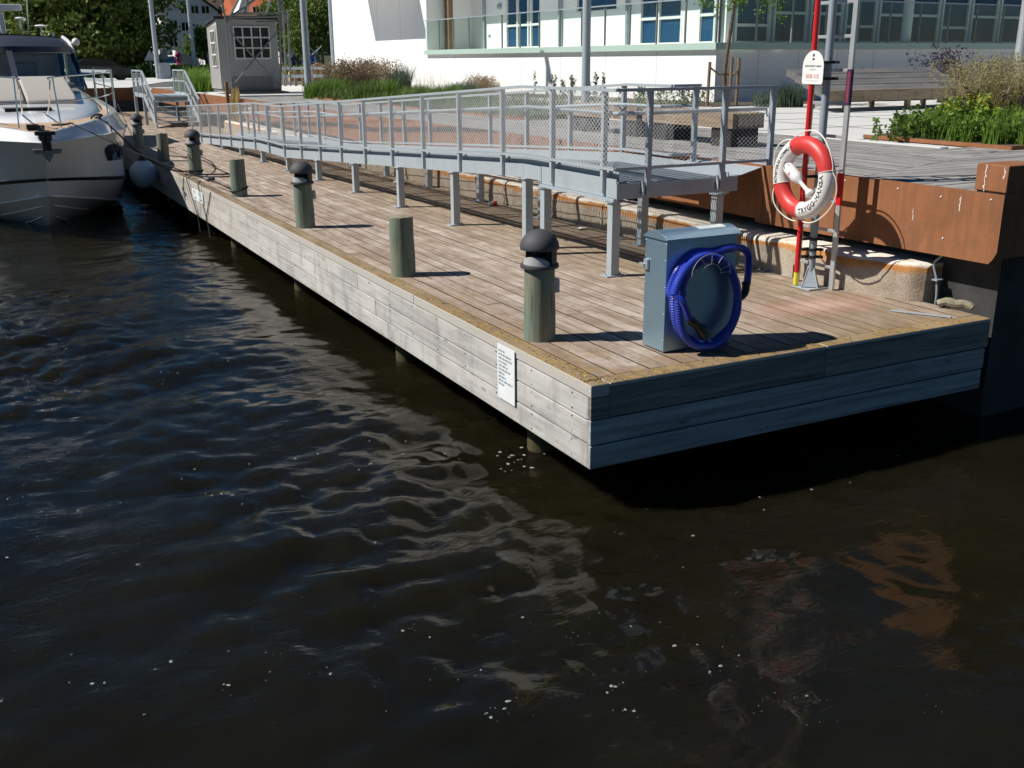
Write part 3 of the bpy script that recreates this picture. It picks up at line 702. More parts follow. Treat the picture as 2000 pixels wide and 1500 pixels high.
# ------------------------------------------------------------------ quay edge: concrete wall and rusty steel
def wx(y):
    return float(np.interp(y, [.70, .80, 1.0, 1.45, 2.7, 5.2, 7, 30], [3.90, 3.815, 3.76, 3.66, 3.62, 3.575, 3.575, 3.575]))
t = thing('concrete_quay_wall', 'low rough concrete quay wall with rust stained rounded top under the steel edge', 'wall', (3.7, 3, 0))
rg = np.random.default_rng(5)
joints = [.70, 2.75, 5.6, 8.4, 11.2, 14.0, 17.0, 20.0, 23.5, 28.0]
for a, b_ in zip(joints[:-1], joints[1:]):
    ys_ = np.linspace(a+.008, b_-.008, 46); G = []
    prof = [(0, -.3), (0, -.02), (.0, .08), (.0, .16), (.003, .22), (.006, .28), (.014, .312), (.034, .334), (.07, .345), (.25, .35), (.52, .352)]
    nz = rg.normal(size=(len(ys_), len(prof)))*.0035
    for i_, yy in enumerate(ys_):
        row = []
        rnd = min(1, min(yy-a, b_-yy)/.02) if a > 1 else min(1, (yy-a)/.05, (b_-yy)/.02)
        for j_, (dx, z) in enumerate(prof):
            row.append((wx(yy)+dx+(1-rnd)*.02+nz[i_, j_]+.004*math.sin(yy*3.1+a)+.003*math.sin(yy*11), yy, z-(1-rnd)*.012*(z > .2)+nz[i_, j_]*.5*(z > .2)))
        G.append(row)
    m = MB(); m.grid(G)
    for e in (0, -1): m.add([G[e][j_] for j_ in range(len(prof))]+[(G[e][-1][0], G[e][-1][1], -.3)], [tuple(range(len(prof)+1))])
    o = m.build('wall_block', M['concrete'], t, smooth=True)
t = thing('rusty_quay_edge', 'orange brown weathering steel edge plates of the upper quay with a raised corner box', 'quay edge', (3.9, 0, .7))
m = MB(); m.prism([(.03, .50), (.0, .56), (0, 1.03), (2.9, 1.025), (2.9, .42), (.07, .455)], 3.885, 3.90, 0)
m.build('edge_plate', M['corten'], t)
m = MB(); m.prism([(3.005, .42), (3.005, 1.025), (2.905, 1.025), (2.905, .42)], 3.885, 3.90, 0); m.build('edge_plate', M['corten'], t)
m = MB()
for a, b_ in ((3.01, 7.5), (7.51, 12.4), (12.41, 17.4), (17.41, 22.4), (22.41, 27.3), (27.32, 33.9), (36.1, 44)): m.box((3.885, a, .46), (3.90, b_, 1.022))
m.build('edge_plate', M['corten'], t)
m = MB(); m.box((3.90, .03, 1.008), (3.955, 2.9, 1.026)); m.box((3.90, 3.0, 1.008), (3.955, 33.9, 1.022)); m.build('top_flange', M['corten'], t)
m = MB(); m.box((3.887, -.006, 1.045), (4.30, .30, 1.262)); m.box((4.30, -.006, 1.045), (30, .22, 1.262)); m.build('corner_box', M['corten'], t, bevel=.008)
m = MB(); m.box((3.91, .01, .50), (30, .10, 1.045)); m.build('end_plate', M['corten'], t)
m = MB(); m.box((3.898, .06, 1.022), (4.28, .28, 1.046)); m.build('shadow_gap', M['dark'], t)
m = MB()
for yy, zz in ((.62, .95), (.55, .60), (.12, .98), (1.1, .97), (1.75, .98), (2.35, .99)): m.sphere((3.884, yy, zz), .009, 8, 6)
m.build('bolt', M['white'], t, smooth=True)
m = MB()   # bird droppings: small irregular dribbles
for yy, z0, z1, w_ in ((.205, 1.06, 1.255, .006), (.03, 1.16, 1.25, .006), (.42, .86, .97, .005), (.9, .72, .82, .0035)):
    z = z1
    while z > z0:
        hgt = random.uniform(.012, .035); ww = w_*random.uniform(.4, 1.2); yo = yy+random.uniform(-.006, .006)
        m.prism([(yo-ww, z-hgt), (yo+ww*.6, z-hgt*.9), (yo+ww, z), (yo-ww*.7, z+.002)], 3.8835, 3.8865 if z < 1.03 else 3.887, 0); z -= hgt*.85
    m.build('bird_dropping', M['white'], t); m = MB()
m = MB(); m.tube(catmull([(4.02, .62, .50), (4.0, .64, .42), (3.99, .70, .34), (4.0, .66, .2), (4.0, .64, .05), (4.0, .65, -.1)], 5), .010, 7)
m.box((3.96, .62, .20), (4.04, .68, .212)); tag(m.build('cable', M['galv_dk'], smooth=True), 'thin grey cable hanging down from under the rusty plate beside the concrete wall end', 'cable')

# ================================================================== RAMP
GR = M['galv']
def fl(y):     # walkway level along the ramp
    return float(np.interp(y, [3.0, 4.9, 15.3, 17.4, 25.6], [.93, .93, .36, .36, 0.02]))
RX0, RX1, REND = 2.07, 3.44, 25.4
ramp = thing('access_ramp', 'long galvanised steel access ramp on square legs with mesh railings beside the quay', 'ramp', (2.75, 3, 0))
YB = [3.0, 4.48, 4.9, 6.9, 9.0, 11, 13, 15.3, 17.4, 19.4, 21.4, 23.4, REND]
m = MB()
for X in (RX0, RX1):
    m.box((X, 2.95, .79), (X+.012, 4.47, .975)); m.box((X-.03, 2.95, .755), (X+.03, 4.47, .785))
    for a, b_ in zip(YB[1:-1], YB[2:]):
        za, zb = fl(a), fl(b_)
        m.add([(X, a+.004, za-.115), (X+.012, a+.004, za-.115), (X+.012, b_, zb-.115), (X, b_, zb-.115), (X, a+.004, za+.04), (X+.012, a+.004, za+.04), (X+.012, b_, zb+.04), (X, b_, zb+.04)],
              [(0, 3, 2, 1), (4, 5, 6, 7), (0, 1, 5, 4), (1, 2, 6, 5), (2, 3, 7, 6), (3, 0, 4, 7)])
    m.build('stringer', GR, ramp); m = MB()
# kick plate, slightly inside
m = MB()
for X in (RX0+.06, RX1-.06):
    for a, b_ in zip(YB[:-1], YB[1:]):
        za, zb = fl(a), fl(b_)
        m.add([(X, a, za+.0), (X+.005, a, za+.0), (X+.005, b_, zb+.0), (X, b_, zb+.0), (X, a, za+.11), (X+.005, a, za+.11), (X+.005, b_, zb+.11), (X, b_, zb+.11)],
              [(0, 3, 2, 1), (4, 5, 6, 7), (0, 1, 5, 4), (1, 2, 6, 5), (2, 3, 7, 6), (3, 0, 4, 7)])
    m.build('kick_plate', GR, ramp); m = MB()
m = MB(); m.box((RX0, 2.935, .785), (3.56, 2.950, .93)); m.box((RX0, 2.935, .780), (3.56, 3.0, .785)); m.build('end_beam', M['galv_dk'], ramp)
# grating: bearing bars along x, cross rods
m = MB()
y = 3.0
while y < 4.9:
    m.box((RX0+.02, y, .90), (RX1-.0, y+.006, .93)); y += .034
for xx in np.arange(RX0+.08, 3.5, .11): m.box((xx, 3.0, .921), (xx+.006, 4.9, .9315))
m.build('walkway', M['galv_dk'], ramp)
m = MB()
y = 4.92
while y < REND-.05:
    z_ = fl(y); m.box((RX0+.02, y, z_-.03), (RX1, y+.006, z_)); y += .036
for a, b_ in zip(YB[2:-1], YB[3:]):
    for xx in np.arange(RX0+.08, 3.42, .13): m.bar((xx, a, fl(a)-.003), (xx, b_, fl(b_)-.003), .006, .008)
    for q in (.25, .75):
        yy = a+(b_-a)*q; m.box((RX0+.012, yy, fl(yy)-.10), (RX1, yy+.05, fl(yy)-.034))
m.build('walkway', GR, ramp)
m = MB(); m.add([(3.44, 2.96, .932), (3.62, 2.96, .938), (3.99, 2.96, 1.03), (3.99, 4.15, 1.03), (3.62, 4.15, .938), (3.44, 4.15, .932),
                 (3.44, 2.96, .926), (3.62, 2.96, .932), (3.99, 2.96, 1.024), (3.99, 4.15, 1.024), (3.62, 4.15, .932), (3.44, 4.15, .926)],
                [(0, 1, 4, 5), (1, 2, 3, 4), (6, 11, 10, 7), (7, 10, 9, 8), (0, 6, 7, 1), (1, 7, 8, 2), (5, 4, 10, 11), (4, 3, 9, 10), (2, 8, 9, 3), (0, 5, 11, 6)])
m.build('bridge_plate', GR, ramp)
def leg(x, y, zt):
    m = MB(); m.box((x-.048, y-.048, .012), (x+.048, y+.048, zt)); lg = m.build('leg', GR, ramp, bevel=.006)
    m = MB(); m.box((x-.11, y-.07, .001), (x+.11, y+.07, .013)); m.box((x-.07, y-.06, zt), (x+.07, y+.06, zt+.012)); m.build('base_plate', GR, lg, bevel=.002)
    m = MB()
    for a in (-1, 1): m.lathe([(.011, 0), (.011, .016)], (x+a*.085, y, .013), 6)
    m.build('bolt', M['alu'], lg)
for y in (3.05, 4.45): leg(2.115, y, .74)
for y in (3.05, 4.42): leg(3.40, y, .74)
for y in (4.86, 6.90, 8.90, 10.96, 13.05, 15.10, 17.15, 19.18, 21.15):
    leg(2.10, y, fl(y)-.13)
    if 4.9 < y: leg(3.42, y, fl(y)-.13)
def run_rail(X, ys_list, ya, yb2, side, nm='railing'):
    """side -1: waterside run, mesh outside"""
    pts = [ya]+[k for k in (4.9, 15.3, 17.4) if ya < k < yb2]+[yb2]
    m = MB()
    rl = catmull([(X, p, fl(p)+.89) for p in pts], 1)
    pth = [(X, p, fl(p)+.885) for p in np.linspace(ya, yb2, 70)]
    def strip(zo, w_, h_):
        G = [(X-w_/2, -h_/2), (X+w_/2, -h_/2), (X+w_/2, h_/2), (X-w_/2, h_/2)]
        vs = []; n = 70; fs = []
        for p in np.linspace(ya, yb2, n):
            for gx, gz in G: vs.append((gx, p, fl(p)+zo+gz))
        for i_ in range(n-1):
            for k in range(4): fs.append((i_*4+k, i_*4+(k+1) % 4, i_*4+4+(k+1) % 4, i_*4+4+k))
        fs += [(3, 2, 1, 0), tuple((n-1)*4+k for k in range(4))]
        m.add(vs, fs)
    strip(.885, .062, .028); strip(.145, .045, .028)
    rail = m.build(nm, GR, ramp)
    for yy in ys_list:
        f0 = fl(yy); m = MB(); m.box((X-.012, yy-.024, f0-.105), (X+.040, yy+.024, f0+.871)); m.build('post', GR, rail, bevel=.002)
    m = MB(); hx = X-side*.085
    m.tube([(hx, p, fl(p)+.665) for p in np.linspace(ya+.08, yb2-.08, 60)], .019, 8)
    for yy in ys_list: m.bar((X+.01, yy, fl(yy)+.60), (hx, yy, fl(yy)+.65), .016, .016)
    m.build('handrail', GR, rail, smooth=True)
    # diamond wire mesh on the outer face
    V = []; ps = .064; L = yb2-ya; h0, h1 = .16, .868; H = h1-h0; mx_ = X+side*.030; k = 0; run = H*1.25
    m2 = MB()
    def wire(y_a, y_b, t_a, t_b):
        n = 4; P = []
        for i_ in range(n+1):
            t_ = i_/n; yy = y_a+(y_b-y_a)*t_; P.append((mx_, yy, fl(yy)+h0+H*(t_a+(t_b-t_a)*t_)))
        for a, b_ in zip(P[:-1], P[1:]):
            V.append((a, b_))
    s = -run
    while s < L:
        for sg in (0, 1):
            ya_, yb_ = s, s+run; ta, tb = (0., 1.) if sg == 0 else (1., 0.)
            if ya_ < 0: tt = -ya_/run; ta, ya_ = ta+(tb-ta)*tt, 0
            if yb_ > L: tt = (yb_-L)/(run*(1)); tb = tb-((1. if sg == 0 else -1.)*tt); yb_ = L
            if yb_-ya_ > .004: wire(ya+ya_, ya+yb_, ta, tb)
        s += ps
    A = np.array([q[0] for q in V]); B = np.array([q[1] for q in V]); d = B-A; d /= np.linalg.norm(d, axis=1)[:, None]
    n1_ = np.cross(d, [1., 0, 0]); rad = np.interp(A[:, 1], [5, 11], [.0022, .0012] if side < 0 else [.0015, .001])[:, None]; VV = []
    for a_ in (90, 210, 330):
        o_ = (n1_*math.cos(R(a_))+np.array([1., 0, 0])*math.sin(R(a_)))*rad; VV.append(A+o_); VV.append(B+o_)
    VV = np.stack(VV, 1).reshape(-1, 3); base = np.arange(len(A))[:, None]*6
    FF = np.concatenate([base+np.array([0, 1, 3, 2]), base+np.array([2, 3, 5, 4]), base+np.array([4, 5, 1, 0])], 0)
    L_ = Vector(ramp.location); VV = VV-np.array(L_)
    rawmesh('wire_mesh', VV, FF, M['wire'], rail)
    return rail
front_posts = [3.17, 4.21, 5.40, 6.63, 7.85, 9.07, 10.29, 11.51, 12.73, 13.95, 15.17, 16.39, 17.61, 18.83, 20.05, 21.27, 22.49, 23.71, 24.93]
run_rail(2.045, front_posts, 2.93, 25.3, -1)
rear_posts = [4.95, 6.2, 7.4, 8.57, 9.72, 10.9, 12.1, 13.3, 14.5, 15.7, 16.9, 18.1, 19.3, 20.5, 21.7, 22.9, 24.1]
run_rail(3.43, rear_posts, 3.95, 25.0, 1)
# end railing across the landing and the short return by the quay
m = MB(); m.box((2.015, 2.905, 1.803), (4.02, 2.965, 1.832)); m.box((2.04, 2.92, 1.062), (3.96, 2.955, 1.090))
er = m.build('railing', M['galv_dk'], ramp)
for xx, zb in ((2.43, .80), (3.345, .82), (3.965, 1.0)):
    m = MB(); m.box((xx-.026, 2.912, zb), (xx+.026, 2.962, 1.803)); m.build('post', M['galv_dk'], er, bevel=.002)
m = MB(); m.box((3.42, 3.92, 1.803), (3.79, 3.97, 1.832)); m.box((3.42, 3.93, 1.062), (3.76, 3.955, 1.090)); er2 = m.build('railing', M['galv_dk'], ramp)
m = MB(); m.box((3.71, 3.92, .99), (3.76, 3.97, 1.803)); m.build('post', M['galv_dk'], er2, bevel=.002)
m = MB(); m.tube([(2.12, 3.02, 1.597), (2.2, 2.985, 1.597), (3.92, 2.985, 1.597)], .019, 8)
for xx in (2.43, 3.345, 3.93): m.tube([(xx, 2.96, 1.52), (xx, 2.985, 1.54), (xx, 2.985, 1.60)], .009, 6)
m.tube([(3.35, 4.05, 1.60), (3.42, 3.99, 1.60), (3.80, 3.99, 1.60)], .019, 8)
m.build('handrail', GR, er, smooth=True)
m = MB()
for sg in (0, 1):
    for k in range(60):
        s = 2.05+k*.056-.9
        a, b_ = s, s+.9
        za, zb = (1.09, 1.79) if sg == 0 else (1.79, 1.09)
        lo, hi = 2.05, 3.94
        if b_ < lo or a > hi: continue
        a2, b2 = max(a, lo), min(b_, hi); z2 = za+(zb-za)*(a2-a)/.9; z3 = za+(zb-za)*(b2-a)/.9
        if b2-a2 > .01: m.tube([(a2, 2.908, z2), (b2, 2.908, z3)], .0012, 3, cap=False)
m.build('wire_mesh', M['wire'], er, recalc=False)
m = MB()
for xx in (2.38, 3.30): m.box((xx-.03, 2.927, .81), (xx-.022, 2.937, .96)); m.box((xx-.03, 2.89, .81), (xx-.022, 2.937, .955))
for yy in front_posts[:]: m.box((2.058, yy+.03, fl(yy)-.10), (2.0695, yy+.085, fl(yy)+.02)) if yy > 2 else None
m.build('bracket', GR, ramp)

# ================================================================== SERVICE CABINET with hose
t = thing('service_cabinet', 'grey galvanised cabinet tinted by sky reflection, with a rounded lid standing near the pier end', 'cabinet', (1.2, .56, 0))
BX0, BX1, BY0, BY1 = .885, 1.525, .425, .700
m = MB(); m.box((BX0, BY0, .012), (BX1, BY1, .852)); m.build('body', M['cabinet'], t, bevel=.004)
def arc(y0, y1, z0, rise, n=14): return [(y0+(y1-y0)*i/n, z0+rise*math.sin(math.pi*i/n)) for i in range(n+1)]
m = MB(); poly = arc(BY0-.012, BY1+.012, .853, .052)+[(BY1+.012, .845), (BY0-.012, .845)]; m.prism(poly, BX0-.014, BX1+.03, 0); m.build('lid', M['cabinet'], t, bevel=.002)
m = MB()
for k, z in enumerate((.10, .30, .50, .70, .82)): m.sphere((BX0-.001, BY0+.012, z), .005, 6, 5); m.sphere((BX0-.001, BY1-.012, z), .005, 6, 5)
m.sphere((BX0-.001, (BY0+BY1)/2, .84), .005, 6, 5); m.build('rivet', M['alu'], t, smooth=True)
m = MB(); m.box((BX0+.02, BY1, .60), (BX0+.05, BY1+.05, .66)); m.box((BX0-.02, BY1-.06, .60), (BX0, BY1-.02, .68)); m.box((BX0-.035, BY1-.03, .62), (BX0-.01, BY1+.03, .645)); m.build('latch', M['alu'], t, bevel=.003)
m = MB()
G = []
for i in range(9):
    s_ = .28+.5*i/8; yy = BY0+(BY1-BY0)*s_; zz = .853+.052*math.sin(math.pi*(yy-BY0+.012)/(BY1-BY0+.024))+.0015
    G.append([(1.225, yy, zz), (1.475, yy, zz)])
m.grid(G); m.build('label_sheet', M['paper'], t)
m = MB()
for i in range(5):
    yy = BY0+(BY1-BY0)*(.36+.09*i); zz = .853+.052*math.sin(math.pi*(yy-BY0+.012)/(BY1-BY0+.024))+.0022
    m.add([(1.25, yy, zz), (1.25+.17*(1 if i else .5), yy, zz), (1.25+.17*(1 if i else .5), yy+.008, zz), (1.25, yy+.008, zz)], [(0, 1, 2, 3)])
m.build('printing', M['ink'], t)
# hose
hose = thing('coiled_hose', 'blue ribbed hose coiled on a wire hanger on the front of the cabinet', 'hose', (1.2, .36, .35))
path = []
CX, CZ = 1.19, .380
loops = [(.312, .345, .325, -.010, .000), (.258, .318, .36, .022, -.006), (.296, .335, .40, .014, .012)]
P0 = []
# start: connector inside left, run down round the bottom, several loops, end over the top to the right side
P0 += [(1.01, .355, .30), (.985, .35, .40)]
N = 40
tot = 0
for li, (a_, b_, yy, ox, oz) in enumerate(loops):
    for k in range(N):
        tt = k/N; nx_ = loops[min(li+1, 2)]
        A_ = a_+(nx_[0]-a_)*tt; B2 = b_+(nx_[1]-b_)*tt; Y_ = yy+(nx_[2]-yy)*tt
        ang = R(-200-360*tt) if False else R(165-360*tt)
        P0.append((CX+ox+A_*math.cos(ang), .352+(Y_-.345)*.9-.085*(.5-.5*math.sin(ang)), CZ+oz+B2*math.sin(ang)))
for a2 in (165, 140, 115, 95):
    ang = R(a2); P0.append((CX+.295*math.cos(ang), .405, CZ+.372*math.sin(ang)))
P0 += [(1.30, .40, .738), (1.42, .40, .745), (1.55, .42, .735), (1.635, .44, .68), (1.655, .445, .58), (1.652, .445, .45)]
rgh = random.Random(5); P0 = P0[:2]+[(p[0]+.006*math.sin(i*.7), p[1]+.005*math.sin(i*.43), p[2]+.006*math.sin(i*.9+1)) for i, p in enumerate(P0[2:])]
fine = catmull(P0[2:], 6)
# resample evenly and add ribs
pts = [fine[0]]; acc = 0
for a, b_ in zip(fine[:-1], fine[1:]):
    d = (b_-a).length; pos = .0045-acc
    while pos < d: pts.append(a+(b_-a)*(pos/d)); pos += .0045
    acc = d-(pos-.0045)
rad = [.0285+(.0018 if (i % 4) < 2 else -.0008) for i in range(len(pts))]
m = MB(); m.tube(pts, rad, 12); m.build('tube', M['hose'], hose, smooth=False)
st_ = pts[0]
m = MB(); m.tube(catmull([st_, Vector((.925, .26, .42)), Vector((.985, .26, .295))], 5), .0265, 12)
m.build('tube', M['hose'], hose, smooth=True)
m = MB(); m.tube([(.985, .26, .295), (1.02, .26, .265), (1.06, .26, .235)], [.03, .034, .030], 12); m.tube([(1.06, .26, .235), (1.10, .26, .20), (1.135, .26, .15)], [.028, .042, .040], 12); m.tube([(1.05, .25, .225), (1.12, .235, .225)], [.012, .012], 8)
m.build('coupling', M['black'], hose, smooth=True)
m = MB(); m.tube(catmull([(1.15, .27, .19), (1.175, .27, .17), (1.17, .27, .12), (1.20, .27, .09), (1.24, .27, .07)], 5), .012, 8); m.build('strap', M['hose'], hose, smooth=True)
m = MB(); m.tube(catmull([(1.652, .445, .46), (1.65, .445, .40), (1.635, .45, .365), (1.59, .45, .345), (1.52, .45, .345)], 5), .031, 12)
m.tube([(1.652, .445, .445), (1.652, .445, .462)], .035, 12); m.build('elbow', M['black'], hose, smooth=True)
hanger = thing('hose_hanger', 'thin grey wire basket hanger carrying the blue hose', 'hanger', (1.2, .40, .7))
m = MB()
for yy, rr_, z0 in ((.425-.006, .20, .60), (.29, .175, .60)):
    m.tube([(CX+rr_*math.cos(R(a)), yy, z0+rr_*.85*math.sin(R(a))) for a in range(-5, 186, 10)], .0028, 6)
    m.tube([(CX+(rr_-.09)*math.cos(R(a)), yy, z0+(rr_-.09)*.85*math.sin(R(a))) for a in range(-5, 186, 12)], .0028, 6)
for a in (20, 55, 90, 125, 160):
    c_, s_ = math.cos(R(a)), math.sin(R(a))
    m.tube([(CX+.11*c_, .42, .60+.0935*s_), (CX+.085*c_, .29, .60+.072*s_)], .0026, 6); m.tube([(CX+.085*c_, .29, .60+.072*s_), (CX+.175*c_, .29, .60+.149*s_)], .0026, 6)
for s_ in (-1, 1): m.tube([(CX+s_*.085, .29, .60), (CX+s_*.175, .29, .60), (CX+s_*.2, .42, .60)], .0026, 6)
m.build('wire_frame', M['alu'], hanger, smooth=True)

# ================================================================== RESCUE STATION
PX, PY = 3.46, 1.66
t = thing('rescue_pole', 'grey steel pole on a gusseted foot carrying the lifebuoy by the concrete wall', 'pole', (PX, PY, 0))
m = MB(); m.tube([(PX, PY, .0), (PX, PY, 5.2)], .036, 18); m.build('pole', M['galv_dk'], t, smooth=True)
m = MB(); m.box((PX-.12, PY-.12, .001), (PX+.12, PY+.12, .013)); m.build('base_plate', GR, t, bevel=.002)
m = MB()
for dx, dy in ((1, 0), (-1, 0), (0, 1), (0, -1)):
    q = Vector((dx, dy, 0)); s_ = Vector((-dy, dx, 0))*.003; b0 = Vector((PX, PY, .013))
    m.add([b0+q*.034+s_, b0+q*.112+s_, b0+q*.036+Vector((0, 0, .2))+s_, b0+q*.034-s_, b0+q*.112-s_, b0+q*.036+Vector((0, 0, .2))-s_], [(0, 1, 2), (5, 4, 3), (0, 3, 4, 1), (1, 4, 5, 2), (2, 5, 3, 0)])
for k in range(4):
    a0_, a1_ = R(k*90), R(k*90+90); p = lambda a, r_, z: (PX+r_*math.cos(a), PY+r_*math.sin(a), z)
    m.add([p(a0_, .105, .02), p(a1_, .105, .02), p(a1_, .038, .19), p(a0_, .038, .19)], [(0, 1, 2, 3)])
m.build('gusset', GR, t)
m = MB()
for z in (.30, .37, .47, 1.05, 1.92, 2.06): m = MB(); m.lathe([(.039, z-.012), (.045, z-.012), (.045, z+.012), (.039, z+.012)], (PX, PY, 0), 18); m.box((PX-.10, PY+.02, z-.012), (PX-.01, PY+.06, z+.012)); m.box((PX+.03, PY-.07, z-.012), (PX+.07, PY-.02, z+.012)); m.build('clamp', M['black'], t)
hook = thing('boat_hook_pole', 'bright red pole with yellow tip strapped beside the grey rescue pole', 'pole', (PX-.07, PY+.07, 0))
m = MB(); m.tube([(3.375, 1.76, .14), (3.375, 1.76, 5.2)], .025, 14); m.build('shaft', M['redpole'], hook, smooth=True)
m = MB(); m.tube([(3.375, 1.76, .02), (3.375, 1.76, .139)], .0255, 14); m.build('tip', M['yellow'], hook, smooth=True)
lad = thing('rescue_ladder', 'aluminium ladder standing upright behind the lifebuoy with a purple and red sticker', 'ladder', (3.56, 1.72, 0))
LX = 3.565
for yy in (1.485, 1.955):
    m = MB(); m.box((LX-.013, yy-.027, .0), (LX+.013, yy+.027, 5.2)); m.build('rail', M['alu'], lad, bevel=.003)
z = .21; zs_ = [.21, .553]
z = .83
while z < 5.2: zs_.append(z); z += .29
for z in zs_:
    m = MB(); m.box((LX-.014, 1.51, z-.014), (LX+.014, 1.93, z+.014)); m.build('rung', M['alu'], lad, bevel=.004)
m = MB(); m.box((LX-.0155, 1.457, 1.69), (LX-.0135, 1.512, 2.0)); m.box((LX-.0155, 1.4565, 1.69), (LX+.012, 1.4575, 2.0)); m.build('sticker', M['purple'], lad)
m = MB(); m.box((LX-.0155, 1.457, .80), (LX-.0135, 1.512, 1.09)); m.box((LX-.0155, 1.4565, .80), (LX+.012, 1.4575, 1.09)); m.build('sticker', M['redpole'], lad)
textmesh('LIVRÄDDNINGSSTEGE', .030, lambda x, y: (LX-.0165, 1.475+y*1.0-.0, 1.845+x*.92), 'lettering', M['redink'], lad, spacing=.95)
m = MB(); m.box((LX-.03, 1.94, .03), (LX+.0, 1.99, .16)); m.build('hook', M['black'], lad, bevel=.003)
# sign
sg = thing('rescue_sign', 'white rounded sign reading SOS 112 in red above the lifebuoy', 'sign', (3.33, 1.73, 2.0))
sy, sz, sw, sh = 1.725, 1.872, .132, .155
poly = [(sy-sw+.02, sz), (sy+sw-.02, sz), (sy+sw-.006, sz+.006), (sy+sw, sz+.02), (sy+sw, sz+sh)]+[(sy+sw*math.cos(R(a)), sz+sh+sw*1.02*math.sin(R(a))) for a in range(10, 180, 10)]+[(sy-sw, sz+sh), (sy-sw, sz+.02), (sy-sw+.006, sz+.006)]
m = MB(); m.prism(poly, 3.345, 3.349, 0); m.build('plate', M['white'], sg)
SXF = 3.3442
m = MB(); m.prism([(sy-.008, sz+.262), (sy+.014, sz+.258), (sy+.010, sz+.235), (sy-.012, sz+.243)], SXF-.0004, SXF, 0); m.prism([(sy-.014, sz+.222), (sy+.012, sz+.226), (sy+.014, sz+.208), (sy-.008, sz+.205)], SXF-.0004, SXF, 0)
m.build('emblem', M['blackink'], sg)
textmesh('MÖNSTERÅS HAMN', .023, lambda x, y: (SXF, sy-x, sz+.148+y), 'lettering', M['blackink'], sg)
textmesh('LIVRÄDDNING', .012, lambda x, y: (SXF, sy-x, sz+.122+y), 'lettering', M['ink'], sg)
textmesh('SOS 112', .046, lambda x, y: (SXF, sy-x, sz+.052+y), 'lettering', M['redink'], sg)
m = MB(); m.box((SXF-.0004, sy-.08, sz+.028), (SXF, sy+.08, sz+.030)); m.build('printing', M['ink'], sg)
# lifebuoy: ring plane normal = -x, picture right = -y
RC = Vector((3.22, 1.60, 1.055)); RR, RT = .296, .079
buoy = thing('lifebuoy', 'red and white ring lifebuoy with black lettering hanging on the rescue pole', 'lifebuoy', RC)
TILT = .05
def ringpt(ang, rad, off):   # ang measured ccw as seen from the front
    return Vector((RC.x-off, RC.y-rad*math.cos(ang), RC.z+rad*math.sin(ang)))
def seg(a0, a1, mat, lab):
    n = max(6, int(abs(a1-a0)/4)); G = []
    for i in range(n+1):
        a = R(a0+(a1-a0)*i/n); row = []
        for k in range(25):
            q = 2*math.pi*k/24; row.append(ringpt(a, RR+RT*math.cos(q), RT*.92*math.sin(q)))
        G.append(row)
    m = MB(); m.grid(G); return m.build('ring_segment', mat, buoy, smooth=True, label=lab)
seg(14, 116, M['red'], 'red upper segment'); seg(-90, 14, M['buoy_white'], 'white lower right segment'); seg(-167, -90, M['red'], 'red lower left segment'); seg(116, 193, M['buoy_white'], 'white left segment')
def onring(ang, rad):
    h = math.sqrt(max(0, RT*RT-(rad-RR)**2))*.92+.002; return ringpt(ang, rad, h)
textmesh('TRYGG-HANSA', .066, lambda x, y: onring(R(-37)+x/.285, RR+.022-y), 'lettering', M['blackink'], buoy, spacing=1.03)
textmesh('MÖNSTERÅS KOMMUN', .045, lambda x, y: onring(R(154)-x/.315, RR-.016+y), 'lettering', M['blackink'], buoy, spacing=.98)
m = MB()
for a0 in (14, 116, 193, -90):
    m.tube([ringpt(R(a0+1.2), RR+(RT+.002)*math.cos(R(q)), (RT+.002)*.92*math.sin(R(q))) for q in range(0, 360, 15)], .004, 5, closed=True); m.build('band', M['buoy_white'], buoy, smooth=True); m = MB()
m = MB()
for a0, a1 in ((14, 112), (-86, 12), (-163, -92), (120, 190)):
    n = 16; P_ = []
    for i in range(n+1):
        s_ = i/n; a = R(a0+(a1-a0)*s_); P_.append(ringpt(a, RR+RT+.006+.055*math.sin(math.pi*s_)**.7, .01+.02*math.sin(2*math.pi*s_)))
    m.tube(P_, .006, 7)
m.build('grab_line', M['rope_white'], buoy, smooth=True)
# throwing line float hanging inside the ring
fl_ = thing('throw_line_float', 'white bottle shaped throw line float across the middle of the lifebuoy', 'float', (3.16, 1.6, 1.05))
a = ringpt(R(150), .21, .055); b2 = ringpt(R(-38), .20, .055); d = (b2-a)
m = MB(); m.tube([a+d*s_ for s_ in (0, .02, .06, .12, .45, .52, .58, .62, .85, .9, .94, 1.0)], [.01, .03, .045, .052, .056, .046, .028, .019, .018, .024, .038, .036], 16); m.build('body', M['white'], fl_, smooth=True)
m = MB(); m.tube([a+d*.12+Vector((-.055*math.cos(q), .04*math.sin(q)-.0, .05*math.sin(q*1.3))) for q in np.linspace(0, 5.6, 16)], .004, 6); m.build('cord', M['rope_grey'], fl_, smooth=True)
m = MB(); c_ = a+d*.33+Vector((-.058, 0, 0)); m.add([c_+Vector((0, .02, .0)), c_+Vector((0, -.005, .035)), c_+Vector((0, .002, .002)), c_+Vector((0, -.02, -.02)), c_+Vector((0, .0, -.006))], [(0, 1, 2), (0, 2, 4), (2, 3, 4)]); m.build('emblem', M['redink'], fl_)

